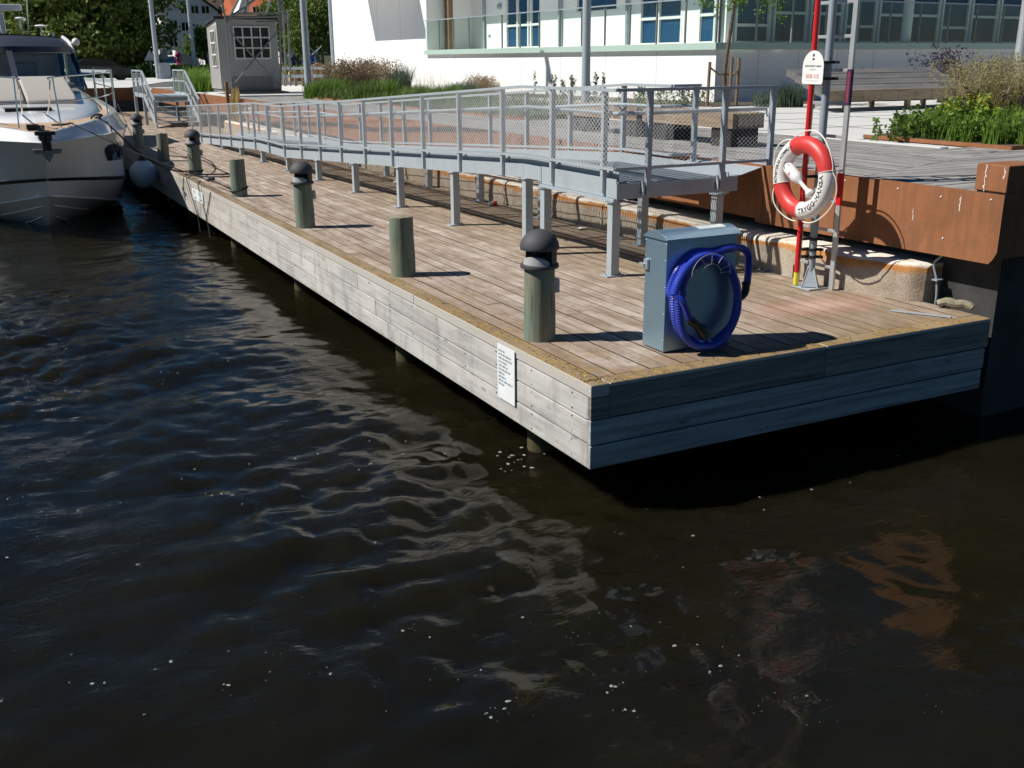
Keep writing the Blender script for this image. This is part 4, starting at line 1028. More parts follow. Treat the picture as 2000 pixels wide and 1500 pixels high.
# ================================================================== LITTER
rgl = np.random.default_rng(9)
def crumple(name, label, cat, c, r, mat, sx_=(1.5, 1.2, .5)):
    m = MB(); m.sphere(c, r, 14, 9); m.v = [(c[0]+(x-c[0])*sx_[0]*(1+.5*rgl.normal()*.5), c[1]+(y-c[1])*sx_[1]*(1+.5*rgl.normal()*.5), c[2]+(z-c[2])*sx_[2]*(1+.3*rgl.normal()*.5)) for x, y, z in m.v]
    return tag(m.build(name, mat), label, cat)
crumple('crumpled_paper', 'crumpled white paper lying under the ramp near the wall', 'litter', (3.20, 11.75, .045), .07, M['white'], (1.9, 2.2, .6))
crumple('paper_scrap', 'small white scrap of paper on the deck behind the nearest ramp legs', 'litter', (3.36, 5.75, .018), .035, M['white'], (1.6, 1.4, .4))
t = thing('drink_can', 'red drink can lying on the deck under the ramp', 'can', (3.38, 8.35, .033))
m = MB(); m.tube([(3.30, 8.37, .034), (3.31, 8.37, .034), (3.36, 8.36, .034)], [.026, .033, .033], 14); m.build('end', M['alu'], t, smooth=True)
m = MB(); m.tube([(3.36, 8.36, .034), (3.43, 8.345, .034)], .033, 14); m.build('body', M['red'], t, smooth=True)

# ================================================================== BOAT
BXC = -2.4
boat = thing('motor_boat', 'white motor yacht with navy canopy and steel bow rail moored beside the pier', 'boat', (BXC, 20, WZ))
HR = {
 'keel': [(16.34, 0, -.95), (16.7, .01, -1.08), (17.3, .01, -1.25), (18.6, .01, -1.42), (20.6, .01, -1.5), (23, .01, -1.5), (29, .01, -1.5)],
 'chine': [(15.13, 0, -.23), (15.55, .36, -.31), (16.35, .80, -.45), (17.9, 1.5, -.70), (20, 1.74, -.8), (23, 1.80, -.85), (29, 1.8, -.9)],
 'stripe': [(14.94, 0, .057), (15.3, .45, .01), (15.85, .92, -.06), (17.7, 1.66, -.25), (20, 1.80, -.33), (23, 1.84, -.38), (29, 1.84, -.4)],
 'rub': [(13.9, 0, .80), (14.45, .58, .82), (15.5, 1.18, .82), (17.55, 1.78, .82), (20, 1.86, .84), (23, 1.88, .85), (29, 1.88, .85)],
 'gun': [(13.88, 0, .95), (14.75, .56, 1.02), (15.75, 1.05, 1.07), (17.8, 1.64, 1.13), (20.2, 1.76, 1.2), (23, 1.8, 1.25), (29, 1.8, 1.25)]}
HC = {k: catmull([(hw, y, z) for y, hw, z in v], 7) for k, v in HR.items()}
NS = len(HC['keel'])
def hull_pt(row_a, row_b, i, t, side=1, off=0.):
    i0 = int(min(i, NS-1)); i1 = min(i0+1, NS-1); q = i-i0
    a = HC[row_a][i0].lerp(HC[row_a][i1], q); b_ = HC[row_b][i0].lerp(HC[row_b][i1], q); p = a.lerp(b_, t)
    flare = 0
    if row_a == 'stripe': flare = -.05*math.sin(math.pi*t)*min(1, i/7)
    nx_, ny_ = .75, -.6
    if i > 20: nx_, ny_ = 1, -.05
    return (BXC+side*(p.x+flare+off*nx_), p.y+off*ny_, p.z)
for rows, nm, nt_ in ((('keel', 'chine'), 'hull_bottom', 3), (('chine', 'stripe'), 'hull_side', 3), (('stripe', 'rub'), 'hull_side', 9), (('rub', 'gun'), 'bulwark', 3)):
    m = MB()
    for sd in (1, -1):
        m.grid([[hull_pt(*rows, i, k/nt_, sd) for k in range(nt_+1)] for i in range(NS)])
    m.build(nm, M['gel'], boat, smooth=True)
m = MB()
for sd in (1, -1): m.tube([hull_pt('rub', 'gun', i, 0, sd, .012) for i in range(NS)], .016, 6)
m.build('rub_rail', M['gel'], boat, smooth=True)
m = MB()
for sd in (1, -1):
    m.grid([[hull_pt('stripe', 'rub', i, t_, sd, o_) for t_, o_ in ((-.0, .004), (.0, .022), (.075, .022), (.075, .004))] for i in range(NS)])
m.build('hull_stripe', M['black'], boat, smooth=True)
m = MB()    # spray rails on the bottom
for sd in (1, -1):
    for t0, i0, i1 in ((1.0, 1, 40), (.72, 3, 18), (.42, 5, 18)):
        m.tube([hull_pt('keel', 'chine', i, t0, sd, .0) for i in range(i0, i1)], [.006]+[.018]*(i1-i0-1), 5)
m.build('spray_rail', M['gel'], boat, smooth=True)
m = MB(); m.grid([[(BXC+s_*HC['gun'][i].x*.93, HC['gun'][i].y+.05*(i < 3), HC['gun'][i].z-.035) for s_ in (-1, -.5, 0, .5, 1)] for i in range(NS)]); m.build('side_deck', M['teak'], boat, smooth=True)
m = MB()
for sd in (1, -1): m.grid([[hull_pt('rub', 'gun', i, 1, sd), (BXC+sd*HC['gun'][i].x*.925, HC['gun'][i].y+.06*(i < 6), HC['gun'][i].z+.004), (BXC+sd*HC['gun'][i].x*.92, HC['gun'][i].y+.06, HC['gun'][i].z-.04)] for i in range(NS)])
m.build('gunwale', M['gel'], boat, smooth=True)
lowr = catmull([(0, 15.75, 1.0), (.55, 15.95, 1.01), (1.12, 16.95, 1.03), (1.52, 19.0, 1.08), (1.62, 22, 1.12), (1.65, 25.5, 1.15)], 7)
midr = catmull([(0, 15.95, 1.09), (.50, 16.15, 1.10), (1.03, 17.1, 1.14), (1.42, 19.2, 1.25), (1.52, 22, 1.38), (1.56, 25.5, 1.45)], 7)
topr = catmull([(0, 16.9, 1.20), (.32, 17.05, 1.20), (.72, 17.85, 1.25), (1.15, 19.7, 1.40), (1.30, 22, 1.52), (1.40, 25.5, 1.55)], 7)
cen = [(0, p.y+.0, p.z+.012) for p in topr]
m = MB()
for sd in (1, -1): m.grid([[(BXC+sd*a.x, a.y, a.z), (BXC+sd*(a.x*.3+b_.x*.7), a.y*.3+b_.y*.7, a.z*.35+b_.z*.65), (BXC+sd*b_.x, b_.y, b_.z), (BXC+sd*(b_.x*.45+c.x*.55), b_.y*.5+c.y*.5, b_.z*.38+c.z*.62), (BXC+sd*c.x, c.y, c.z), (BXC, d_[1], d_[2])] for a, b_, c, d_ in zip(lowr, midr, topr, cen)])
m.build('coachroof', M['gel'], boat, smooth=True)
m = MB(); m.prism([(-2.86, 17.05), (-2.02, 17.05), (-2.0, 17.75), (-2.88, 17.75)], 1.20, 1.262); m.build('deck_hatch', M['glass_black'], boat, bevel=.01)
for k, (xa, xb) in enumerate(((-3.4, -2.42), (-2.40, -1.42))):
    m = MB(); m.prism([(18.3, 1.24), (18.3, 1.36), (18.5, 1.45), (20.5, 1.76), (21.0, 1.82), (21.1, 1.45)], xa, xb, 0); m.build('sun_pad', M['cushion'], boat, bevel=.045, smooth=True)
# windscreen and cabin
wb = [(-4.05, 23.4, 1.42), (-3.6, 22.2, 1.55), (-2.4, 21.4, 1.62), (-1.2, 22.2, 1.55), (-.75, 23.4, 1.42)]; wt = [(-3.95, 25.0, 2.36), (-3.5, 24.2, 2.38), (-2.4, 23.6, 2.40), (-1.3, 24.2, 2.38), (-.86, 25.0, 2.36)]
wbc = catmull(wb, 5); wtc = catmull(wt, 5)
m = MB(); m.grid([[p, q] for p, q in zip(wbc, wtc)]); m.build('windscreen', M['windscreen'], boat, smooth=True)
m = MB()
for i in (0, 10, 20): m.bar(wbc[i], wtc[i], .10 if i != 10 else .13, .05, up=(0, -1, .5))
m.tube(wbc, .03, 6); m.build('windscreen_pillar', M['navy'], boat, smooth=True)
m = MB(); m.tube([p+Vector((0, -.02, -.02)) for p in wtc], .022, 6); m.build('windscreen_trim', M['gel'], boat, smooth=True)
m = MB()
for i, z_, dy in ((0, 0, 0), ):
    rows = []
    for p in wtc:
        dx = (p.x-BXC)
        rows.append([(p.x, p.y-.10, 2.36), (BXC+dx*1.0, p.y-.05, 2.50), (BXC+dx*.98, p.y+.35, 2.62), (BXC+dx*.93, p.y+1.0, 2.72+.06*(1-(dx/1.6)**2)), (BXC+dx*.93, 28.4, 2.74+.06*(1-(dx/1.6)**2))])
    m.grid(rows)
m.build('canopy', M['navy'], boat, smooth=True)
m = MB()
rows = [[(BXC+(p.x-BXC)*.90, p.y+1.02, 2.745+.06*(1-((p.x-BXC)/1.6)**2)), (BXC+(p.x-BXC)*.90, 28.3, 2.76+.06*(1-((p.x-BXC)/1.6)**2))] for p in wtc]; m.grid(rows); m.build('sliding_roof', M['roofcloth'], boat, smooth=True)
m = MB()
for sd in (1, -1):
    X = BXC+sd*1.56; m.grid([[(X, 25.0, 2.40), (X+sd*.03, 25.1, 2.64)], [(X, 26.5, 2.4), (X+sd*.03, 26.4, 2.66)], [(X, 28.4, 2.35), (X, 28.4, 2.66)]])
    m.tube(catmull([(BXC+sd*1.60, 24.95, 2.36), (BXC+sd*1.55, 25.2, 2.60), (BXC+sd*1.45, 25.8, 2.76)], 5), .05, 8)
m.build('canopy_side', M['gel'], boat, smooth=True)
m = MB()
for sd in (1, -1):
    X = BXC+sd*1.62; m.prism([(23.4, 1.2), (23.4, 1.46), (25.0, 2.38), (28.4, 2.40), (28.4, 1.2)], X-.01, X+.01, 0)
m.box((-3.95, 28.2, 1.2), (-.85, 28.25, 2.5)); m.build('cabin_side', M['gel'], boat)
m = MB(); m.box((-3.8, 23.2, 1.2), (-1.0, 24.2, 1.62)); m.box((-2.3, 24.6, 1.2), (-1.75, 25.1, 2.12)); m.box((-3.3, 24.6, 1.2), (-2.75, 25.1, 2.12)); m.build('cockpit_seat', M['cushion'], boat, bevel=.05)
m = MB()
for x_ in (-2.95, -1.15): m.box((x_, 25.4, 1.2), (x_+.10, 25.5, 2.38))
m.build('cabin_frame', M['black'], boat)
# bow rail
def rp(px, py, ax, v): return Vector(at(px, py, ax, v))
b1 = Vector((-2.06, 14.62, 1.02)); b2_ = Vector((-1.12, 15.9, 1.08)); b3 = Vector((-.66, 18.6, 1.17)); b4 = Vector((-.64, 22.2, 1.25))
t1 = b1+Vector((-.03, .08, .84)); t2 = b2_+Vector((.0, .08, .84)); t3 = b3+Vector((.0, .05, .80)); t4 = b4+Vector((0, .05, .74))
def mir(p): return Vector((2*BXC-p.x, p.y, p.z))
for sd in (0, 1):
    f_ = (lambda p: mir(p)) if sd else (lambda p: p)
    m = MB(); hook_ = [Vector((-2.20, 16.6, 1.18)), Vector((-2.18, 15.6, 1.25)), Vector((-2.16, 14.75, 1.62)), Vector((-2.14, 14.66, 1.80)), t1]
    m.tube([f_(p) for p in catmull(hook_+[t2, t3, t4], 6)], .014, 8)
    m.tube([f_(p) for p in catmull([b1.lerp(t1, .5), b2_.lerp(t2, .5), b3.lerp(t3, .5), b4.lerp(t4, .5)], 6)], .011, 8)
    for a_, c_ in ((b1, t1), (b2_, t2), (b3, t3), (b4, t4)): m.tube([f_(a_), f_(c_)], .013, 8)
    m.build('bow_rail', M['chrome'], boat, smooth=True)
# anchor and windlass
m = MB(); m.box((-2.50, 13.55, .86), (-2.30, 14.3, .98)); m.box((-2.56, 13.5, .95), (-2.24, 13.62, 1.01)); m.box((-2.47, 13.45, .70), (-2.42, 13.75, .93)); m.box((-2.38, 13.45, .70), (-2.33, 13.75, .93)); m.build('anchor_roller', M['black'], boat, bevel=.008)
m = MB(); m.prism([(-2.63, .73), (-2.17, .72), (-2.20, .64), (-2.30, .65), (-2.39, .50), (-2.50, .65), (-2.61, .66)], 13.50, 13.56, 1); m.tube([(-2.4, 13.53, .72), (-2.4, 13.6, .96)], .02, 6); m.build('anchor', M['hutmetal'], boat, bevel=.008)
m = MB(); m.box((-2.62, 14.6, .99), (-2.42, 14.85, 1.07)); m.box((-2.46, 14.5, .99), (-2.34, 14.62, 1.06)); m.tube([(-2.4, 14.5, 1.05), (-2.4, 13.9, 1.02)], .012, 6); m.build('windlass', M['black'], boat, bevel=.02)
for (cx_, cy_, cz_) in ((-1.90, 14.85, 1.06), (-1.33, 15.65, 1.10)):
    m = MB(); m.tube([(cx_-.05, cy_-.06, cz_), (cx_+.06, cy_+.07, cz_)], .015, 8); m.tube([(cx_, cy_, cz_-.05), (cx_, cy_, cz_)], .015, 8); m.build('cleat', M['chrome'], boat, smooth=True)
# hull window
m = MB(); Gw = []
for i_ in np.linspace(15.0, 20.6, 15):
    f_ = (i_-15.0)/5.6; r_ = 1-max(0, abs(f_-.5)-.36)/.14*.0; lo_ = .40+.10*max(0, .22-f_)/.22*2.2+.06*max(0, f_-.86)/.14; hi_ = .74-.05*max(0, .1-f_)/.1-.08*max(0, f_-.86)/.14
    Gw.append([hull_pt('stripe', 'rub', i_, lo_+(hi_-lo_)*k/4, 1, .016) for k in range(5)])
m.grid(Gw); m.build('hull_window', M['glass_black'], boat, smooth=True)
# roof equipment
def Y(px, py, y): return Vector(at(px, py, 1, y))
m = MB(); m.bar(Y(-60, 14, 27.2), Y(42, 15, 27.2), .2, .17); m.bar(Y(0, 22, 27.2), Y(8, 66, 27.2), .14, .10); m.build('radar_arch', M['gel'], boat, bevel=.03)
m = MB(); m.tube([Y(50, -40, 27), Y(56, 66, 27)], .018, 6); m.tube([Y(41, 40, 27), Y(43, 64, 27)], .02, 6); m.build('aerial', M['white'], boat, smooth=True)
for (px, py, rr_) in ((79, 51, .17), (38, 36, .12), (103, 67, .05)):
    c_ = Y(px, py, 26.6); m = MB(); m.lathe([(1e-4, -.045), (rr_*.6, -.035), (rr_, 0), (rr_*.7, .03), (1e-4, .04)], c_, 16); m.tube([c_, c_+Vector((0, 0, -.25))], .025, 6); m.build('antenna_dome', M['white'], boat, smooth=True)
m = MB(); m.sphere(Y(148, 82, 25.6), .10, 10, 8); m.build('horn', M['white'], boat, smooth=True)
# fender
fc = Vector(at(281, 340, 0, -.30)); fc = Vector((-.31, fc.y, fc.z))
fen = thing('ball_fender', 'big pale blue round fender hanging between the boat and the pier', 'fender', fc)
m = MB(); prof = [(1e-4, -.31), (.12, -.29), (.22, -.21), (.285, -.08), (.29, .03), (.25, .16), (.17, .25), (.10, .30)]; m.lathe(prof, fc, 26); m.build('body', M['fender'], fen, smooth=True)
m = MB(); m.lathe([(.13, .27), (.10, .31), (.055, .35), (.05, .40), (1e-4, .42)], fc, 16); m.build('neck', M['black'], fen, smooth=True)
m = MB(); m.tube([fc+Vector((0, 0, .38)), Vector((-.60, fc.y+.6, 1.25))], .008, 6); m.build('lanyard', M['rope_grey'], fen, smooth=True)
# mooring lines
def sag(a, b_, s, n=14):
    a = Vector(a); b_ = Vector(b_); return [a.lerp(b_, i/n)+Vector((0, 0, -s*math.sin(math.pi*i/n))) for i in range(n+1)]
A1, A2 = (-1.33, 15.60, 1.11), (-1.90, 14.80, 1.08)
m = MB(); m.tube(catmull([A1, (-1.22, 15.45, 1.03), (-1.02, 15.35, .80), (-.7, 15.35, .45), (-.28, 15.35, .16), (.02, 15.30, .075), (.13, 15.28, .08)], 5), .016, 7)
m.tube([(.285+.138*math.cos(R(a)), 15.25+.138*math.sin(R(a)), .08+.012*math.sin(R(a*2))) for a in range(0, 360, 20)], .016, 7, closed=True)
m.tube(catmull([(-1.2, 15.5, 1.05), (-1.18, 15.3, .98), (-1.16, 15.2, .86)], 4), .012, 6)
m.tube(catmull([(-1.45, 15.7, 1.10), (-1.40, 15.58, 1.16), (-1.3, 15.6, 1.17), (-1.25, 15.75, 1.14), (-1.38, 15.8, 1.10)], 4), .02, 7)
tag(m.build('mooring_rope', M['rope_black'], smooth=True), 'thick black mooring rope from the boat side to the foot of the domed lamp bollard', 'mooring rope')
m = MB(); m.tube(sag(A2, (.12, 13.0, .11), .05, 16)+[Vector((.20, 11.62, .11))], .010, 6)
m.tube([(.27+.136*math.cos(R(a)), 11.45+.136*math.sin(R(a)), .115+.03*math.cos(R(a))) for a in range(0, 360, 20)], .014, 6, closed=True)
m.tube(catmull([(-1.95, 14.8, 1.06), (-2.1, 14.9, 1.05), (-2.2, 14.75, 1.05), (-2.05, 14.6, 1.05), (-1.9, 14.75, 1.07)], 4), .014, 6)
tag(m.build('mooring_rope', M['rope_black'], smooth=True), 'thin dark mooring line from the bow cleat to the plain bollard near the small notice', 'mooring rope')
m = MB(); m.tube(catmull([(.1, 15.35, .012), (.30, 14.75, .012), (.8, 14.55, .012), (.88, 16.05, .014), (.95, 17.2, .014), (.98, 18.35, .012), (.75, 19.3, .012), (.45, 20.0, .012)], 6), .013, 6)
m.tube(catmull([(.38, 14.6, .012), (.28, 14.0, .012), (.22, 13.9, .03), (.35, 13.6, .012), (.33, 12.6, .012), (.30, 11.7, .06)], 5), .012, 6)
m.tube(catmull([(.36, 14.3, .02), (.33, 14.15, .03), (.39, 14.1, .03), (.38, 14.25, .02)], 4), .03, 6)
tag(m.build('slack_rope', M['rope_black'], smooth=True), 'slack black rope lying in a loose loop on the deck between two bollards', 'rope')
m = MB()
for pts in (((.1, 14.85, .01), (-.012, 14.6, .0), (-.012, 13.78, -.62), (-.03, 13.6, -.85)), ((.15, 14.1, .01), (-.012, 13.5, .0), (-.012, 12.9, -.62), (-.03, 12.7, -.85)), ((-.012, 12.4, -.02), (-.012, 13.1, -.62)), ((-.012, 14.95, -.02), (-.012, 15.02, -.3))): m.tube(pts, .008, 5)
tag(m.build('fender_cords', M['rope_black']), 'thin black cords hanging over the pier edge across the small double notice', 'cord')

# ================================================================== STAIRS
st_ = thing('steel_stairs', 'galvanised steel stairs with mesh sided handrails at the far end of the pier deck', 'stairs', (2.8, 31.5, 0))
SX0, SX1 = 2.02, 3.47
def sz_(y): return max(0, min(1.0, (y-31.15)*.5))
for X in (SX0, SX1):
    m = MB(); m.prism([(31.0, .0), (31.2, .0), (33.3, .92), (35.4, .92), (35.4, 1.06), (33.2, 1.06), (31.0, .14)], X-.02, X+.02, 0); m.build('stringer', GR, st_)
    m = MB(); m.bar((X, 31.1, .88), (X, 33.25, 1.82), .06, .05); m.bar((X, 33.2, 1.82), (X, 35.5, 1.82), .06, .05); m.bar((X, 31.2, .50), (X, 33.25, 1.45), .04, .04); m.bar((X, 33.2, 1.45), (X, 35.5, 1.45), .04, .04)
    rl = m.build('handrail', GR, st_)
    for y_, z0, z1 in ((31.12, 0, .9), (32.2, .5, 1.36), (33.25, 1.0, 1.82), (34.4, 1.0, 1.82), (35.45, 1.0, 1.82)):
        m = MB(); m.box((X-.035, y_-.035, z0), (X+.035, y_+.035, z1)); m.build('post', GR, rl)
    m = MB()
    for k in range(34):
        y_ = 31.1+k*.13
        for sg_ in (1, -1):
            q = y_+.5
            m.tube([(X, y_, sz_(y_)*.92+(.12 if sg_ > 0 else .82)), (X, q, sz_(q)*.92+(.82 if sg_ > 0 else .12))], .0022, 3, cap=False)
    m.build('wire_mesh', M['wire'], rl, recalc=False)
    for y_ in (33.2, 35.3): m = MB(); m.box((X-.05, y_, 0), (X+.05, y_+.1, .95)); m.build('leg', GR, st_)
for k in range(6):
    y_ = 31.3+k*.34; z_ = .16+k*.16
    m = MB(); m.box((SX0+.02, y_, z_-.03), (SX1-.02, y_+.27, z_)); m.build('tread', GR, st_)
m = MB(); m.box((SX0, 33.3, .93), (4.0, 35.5, .98)); m.box((SX0, 33.29, .78), (SX1, 33.31, .93)); m.build('platform', GR, st_)

# railing of the far quay behind the boat
t = thing('quay_railing', 'low galvanised quay railing running behind the moored boat', 'railing', (.8, 45, .96))
m = MB(); ra = Vector((1.4, 36.5, 1.0)); rb = Vector((-1.8, 78, 1.0))
for z_ in (.45, .78): m.bar(ra+Vector((0, 0, z_)), rb+Vector((0, 0, z_)), .05, .12)
rl = m.build('rail', GR, t)
for k in range(13):
    p = ra.lerp(rb, k/12); m = MB(); m.box((p.x-.04, p.y-.04, 0), (p.x+.04, p.y+.04, 1.8)); m.build('post', M['hutmetal'], rl)
# dried fibres, pipe and stake hanging at the rusty edge behind the ramp
t = thing('hanging_net', 'golden brown dried net and fibres hanging over the rusty quay edge behind the ramp', 'net', (3.8, 27, .6))
m = MB()
for k in range(46):
    y_ = 26.4+random.random()*1.0; z_ = 1.05+random.random()*.35; m.tube(catmull([(3.8, y_, z_), (3.75-random.random()*.1, y_+random.uniform(-.1, .1), .6), (3.78, y_+random.uniform(-.2, .2), random.uniform(.0, .3))], 4), random.uniform(.006, .02), 4)
m.build('strands', M['straw_gold'], t)
m = MB(); m.tube([(3.75, 27.9, .3), (3.75, 27.9, 1.5)], .06, 8); m.build('stake', M['stake'], t)
m = MB(); m.tube(catmull([(3.84, 24.9, .8), (3.7, 24.9, .78), (3.65, 24.9, .7), (3.65, 24.95, .5), (3.72, 25.3, .38), (3.72, 25.4, .1)], 5), .05, 8); tag(m.build('drain_pipe', M['white'], smooth=True), 'short white drain pipe coming out of the quay wall behind the ramp', 'pipe')

# ================================================================== BENCHES
def bench(y0_, y1_, label):
    t = thing('timber_bench', label, 'bench', (5.45, (y0_+y1_)/2, 1.0), 0, 'massive timber benches on black blocks')
    for k in range(6):
        x_ = 5.19+k*.088; m = MB(); m.box((x_, y0_, 1.235), (x_+.074, y1_, 1.425)); m.build('slat', M['bench'], t, bevel=.004)
    for y_ in (y0_+.05, y1_-.55):
        m = MB(); m.box((5.22, y_, 1.001), (5.66, y_+.42, 1.232)); m.build('foot_block', M['bench_foot'], t, bevel=.005)
bench(5.08, 7.12, 'nearest massive timber bench on black blocks behind the ramp landing')
bench(7.27, 9.30, 'farther massive timber bench on black blocks beside the flower bed end')
t = thing('timber_lounger', 'wide sloping grey timber lounger bench in front of the low white wall', 'lounger bench', (15, 12, .985))
for k in range(4):
    a0_, a1_ = k/4, (k+1)/4-.02
    ya_, za_ = 11.45+1.6*a0_, 1.43+.44*a0_; yb3, zb_ = 11.45+1.6*a1_, 1.43+.44*a1_; xo = .42*a0_
    m = MB(); m.add([(12.75+xo, ya_, za_-.16), (17.3+xo, ya_, za_-.16), (17.3+xo, yb3, zb_-.16), (12.75+xo, yb3, zb_-.16), (12.75+xo, ya_, za_), (17.3+xo, ya_, za_), (17.3+xo, yb3, zb_), (12.75+xo, yb3, zb_)],
          [(0, 3, 2, 1), (4, 5, 6, 7), (0, 1, 5, 4), (1, 2, 6, 5), (2, 3, 7, 6), (3, 0, 4, 7)]); m.build('plank', M['lounger'], t, bevel=.006)
for k in range(9):
    x_ = 12.75+k*.52; m = MB(); m.box((x_, 11.33, 1.20), (x_+.51, 11.445, 1.435)); m.build('front_block', M['lounger_front'], t, bevel=.005)
for x_ in (13.35, 15.2, 16.9):
    m = MB(); m.box((x_, 11.4, .985), (x_+.10, 11.5, 1.20)); m.build('leg', M['lounger_front'], t); m = MB(); m.box((x_+.25, 12.7, .985), (x_+.35, 12.8, 1.58)); m.build('leg', M['lounger_front'], t)

# ================================================================== WHITE BUILDING
BO = np.array([13.918, 16.67]); by_ = .0446; UD = (-math.sin(by_), math.cos(by_)); VD = (math.cos(by_), math.sin(by_))
bld = thing('white_building', 'white rendered waterfront building with a glass railed terrace above a low wall', 'building', (BO[0], BO[1], .98))
FLIP = True
m = MB(); fbox(m, BO, UD, .0, 17.45, .9, 2.33, -.25, 0); m.build('base_wall', M['render'], bld)
m = MB(); fbox(m, BO, UD, 17.45, 28.4, .9, 8.5, -6, 0.0); m.build('wing_wall', M['render'], bld)
FLIP = False
m = MB(); fbox(m, BO, VD, .255, 22, .9, 2.33, -.25, 0); m.build('base_wall', M['render'], bld)
m = MB()
for k in range(1, 16): fbox(m, BO, VD, k*1.45, k*1.45+.012, .95, 2.3, 0, .0025)
FLIP = True
for k in range(1, 12): fbox(m, BO, UD, k*2.5, k*2.5+.012, .95, 2.3 if k < 7 else 6, 0, .0025)
m.build('panel_joint', M['slate'], bld)
FLIP = True
m = MB(); fbox(m, BO, UD, .0, 17.45, 2.335, 2.45, -2.2, .08); m.build('terrace_slab', M['render'], bld)
FLIP = False
m = MB(); fbox(m, BO, VD, 2.25, 22, 2.335, 2.45, -2.2, .08); m.build('terrace_slab', M['render'], bld)
FLIP = True
m = MB(); fbox(m, BO, UD, -.12, 17.5, 2.315, 2.49, .085, .13); m.build('glass_band', M['glass_band'], bld, bevel=.004)
FLIP = False
m = MB(); fbox(m, BO, VD, -.08, 22, 2.315, 2.49, .085, .13); m.build('glass_band', M['glass_band'], bld, bevel=.004)
FLIP = True
def balustrade(D, a0_, a1_, step, n_):
    m = MB(); fbox(m, BO, D, a0_, a1_, 3.575, 3.61, .09, .125); hr = m.build('terrace_rail', M['galv_dk'], bld)
    k = a0_+.05
    while k < a1_:
        m = MB(); fbox(m, BO, D, k, k+.045, 2.49, 3.575, .04, .085); m.build('post', M['hutmetal'], hr); 
        m = MB(); fbox(m, BO, D, k+.03, min(k+step-.02, a1_), 2.50, 3.57, .099, .109); m.build('glass_panel', M['glass_rail'], hr)
        k += step
balustrade(UD, -.1, 17.4, 1.25, 14)
FLIP = False; balustrade(VD, -.05, 22, 1.25, 17)
# upper walls, set back 2 m
FLIP = True
holes = [(12.05, 14.6, 2.5, 4.75), (7.25, 9.7, 3.58, 4.75), (3.95, 6.05, 2.5, 4.75), (2.15, 3.2, 2.5, 4.75)]
OB = BO+2.0*np.array([math.cos(by_), math.sin(by_)]); 
m = MB()
us = [(2.0, 17.45)]
def wallpieces(O, D, u0, u1, z0, z1, holes, m, th):
    cuts = sorted({u0, u1, *[h[0] for h in holes], *[h[1] for h in holes]})
    for a, b_ in zip(cuts[:-1], cuts[1:]):
        z = z0
        for h in sorted([h for h in holes if h[0] < (a+b_)/2 < h[1]], key=lambda h: h[2]):
            if h[2] > z: fbox(m, O, D, a, b_, z, h[2], -th, 0)
            z = h[3]
        if z < z1: fbox(m, O, D, a, b_, z, z1, -th, 0)
wallpieces(OB, UD, 2.0, 17.45, 2.45, 6.5, holes, m, .25); m.build('upper_wall', M['render'], bld)
def window(O, D, u0, u1, z0, z1, mull, zmid, name='window'):
    m = MB(); fr = .07
    fbox(m, O, D, u0, u0+fr, z0, z1, -.12, .01); fbox(m, O, D, u1-fr, u1, z0, z1, -.12, .01); fbox(m, O, D, u0+fr, u1-fr, z0, z0+fr, -.12, .01); fbox(m, O, D, u0+fr, u1-fr, z1-fr, z1, -.12, .01)
    for q in mull: fbox(m, O, D, q-.045, q+.045, z0+fr, z1-fr, -.11, .005)
    if zmid: fbox(m, O, D, u0+fr, u1-fr, zmid-.04, zmid+.04, -.108, .002)
    w_ = m.build(name, M['white_frame'], bld)
    m = MB(); fbox(m, O, D, u0+fr, u1-fr, z0+fr, z1-fr, -.09, -.07); m.build('pane', M['glass_dark'], w_)
    return w_
window(OB, UD, 12.05, 14.6, 2.5, 4.75, [12.75, 12.95, 13.75], 3.33, 'door'); window(OB, UD, 7.25, 9.7, 3.58, 4.75, [], None); window(OB, UD, 3.95, 6.05, 2.5, 4.75, [5.1], 3.28); window(OB, UD, 2.15, 3.2, 2.5, 4.75, [], 3.3)
m = MB(); fbox(m, OB, UD, 10.55, 10.68, 2.45, 6, .01, .12); fbox(m, OB, UD, 6.6, 6.7, 2.45, 6, .01, .10); fbox(m, OB, UD, 16.2, 16.3, 2.45, 6, .01, .1); m.build('downpipe', M['galv_dk'], bld)
m = MB(); fbox(m, BO, UD, 17.0, 17.35, 2.46, 6, -.95, -.75); m.build('dark_post', M['stake'], bld)
m = MB(); fbox(m, BO, UD, 28.05, 28.2, .95, 8.5, .005, .12); m.build('downpipe', M['galv_dk'], bld)
m = MB(); c_ = OB+np.array(UD)*15.0; 
m.sphere((c_[0]-.04, c_[1], 4.05), .12, 12, 8); m.sphere((c_[0]-.04, c_[1]+.9, 3.0), .07, 12, 8); m.build('wall_lamp', M['galv_dk'], bld, smooth=True)
m = MB(); fbox(m, BO, UD, -.3, 17.45, 5.15, 5.4, -6, -.50); m.build('roof_slab', M['render'], bld)
m = MB(); fbox(m, BO, UD, 18.4, 23.6, 4.95, 5.3, .0, 1.78); m.build('canopy', M['render'], bld)
FLIP = False
m = MB(); fbox(m, BO, VD, .5, 22, 5.15, 5.398, -6, .0); m.build('roof_slab', M['render'], bld)
OV = BO-2.0*np.array([math.sin(by_), -math.cos(by_)]); hs = []
k = 2.35
while k < 21: hs.append((k, k+1.33, 2.5, 4.9)); k += 1.45
m = MB(); wallpieces(OV, VD, 2.0, 22, 2.45, 6.5, hs, m, .25); m.build('upper_wall', M['slate'], bld)
for i, h in enumerate(hs): window(OV, VD, h[0], h[1], h[2], h[3], [], 3.35 if i % 3 else 3.0)
m = MB()
for u_ in (.42, 7.6, 14.8):
    c_ = np.array(BO)+np.array(VD)*u_+np.array([-VD[1], VD[0]])*.45; m.lathe([(.145, 2.45), (.145, 5.15)], (c_[0], c_[1], 0), 24)
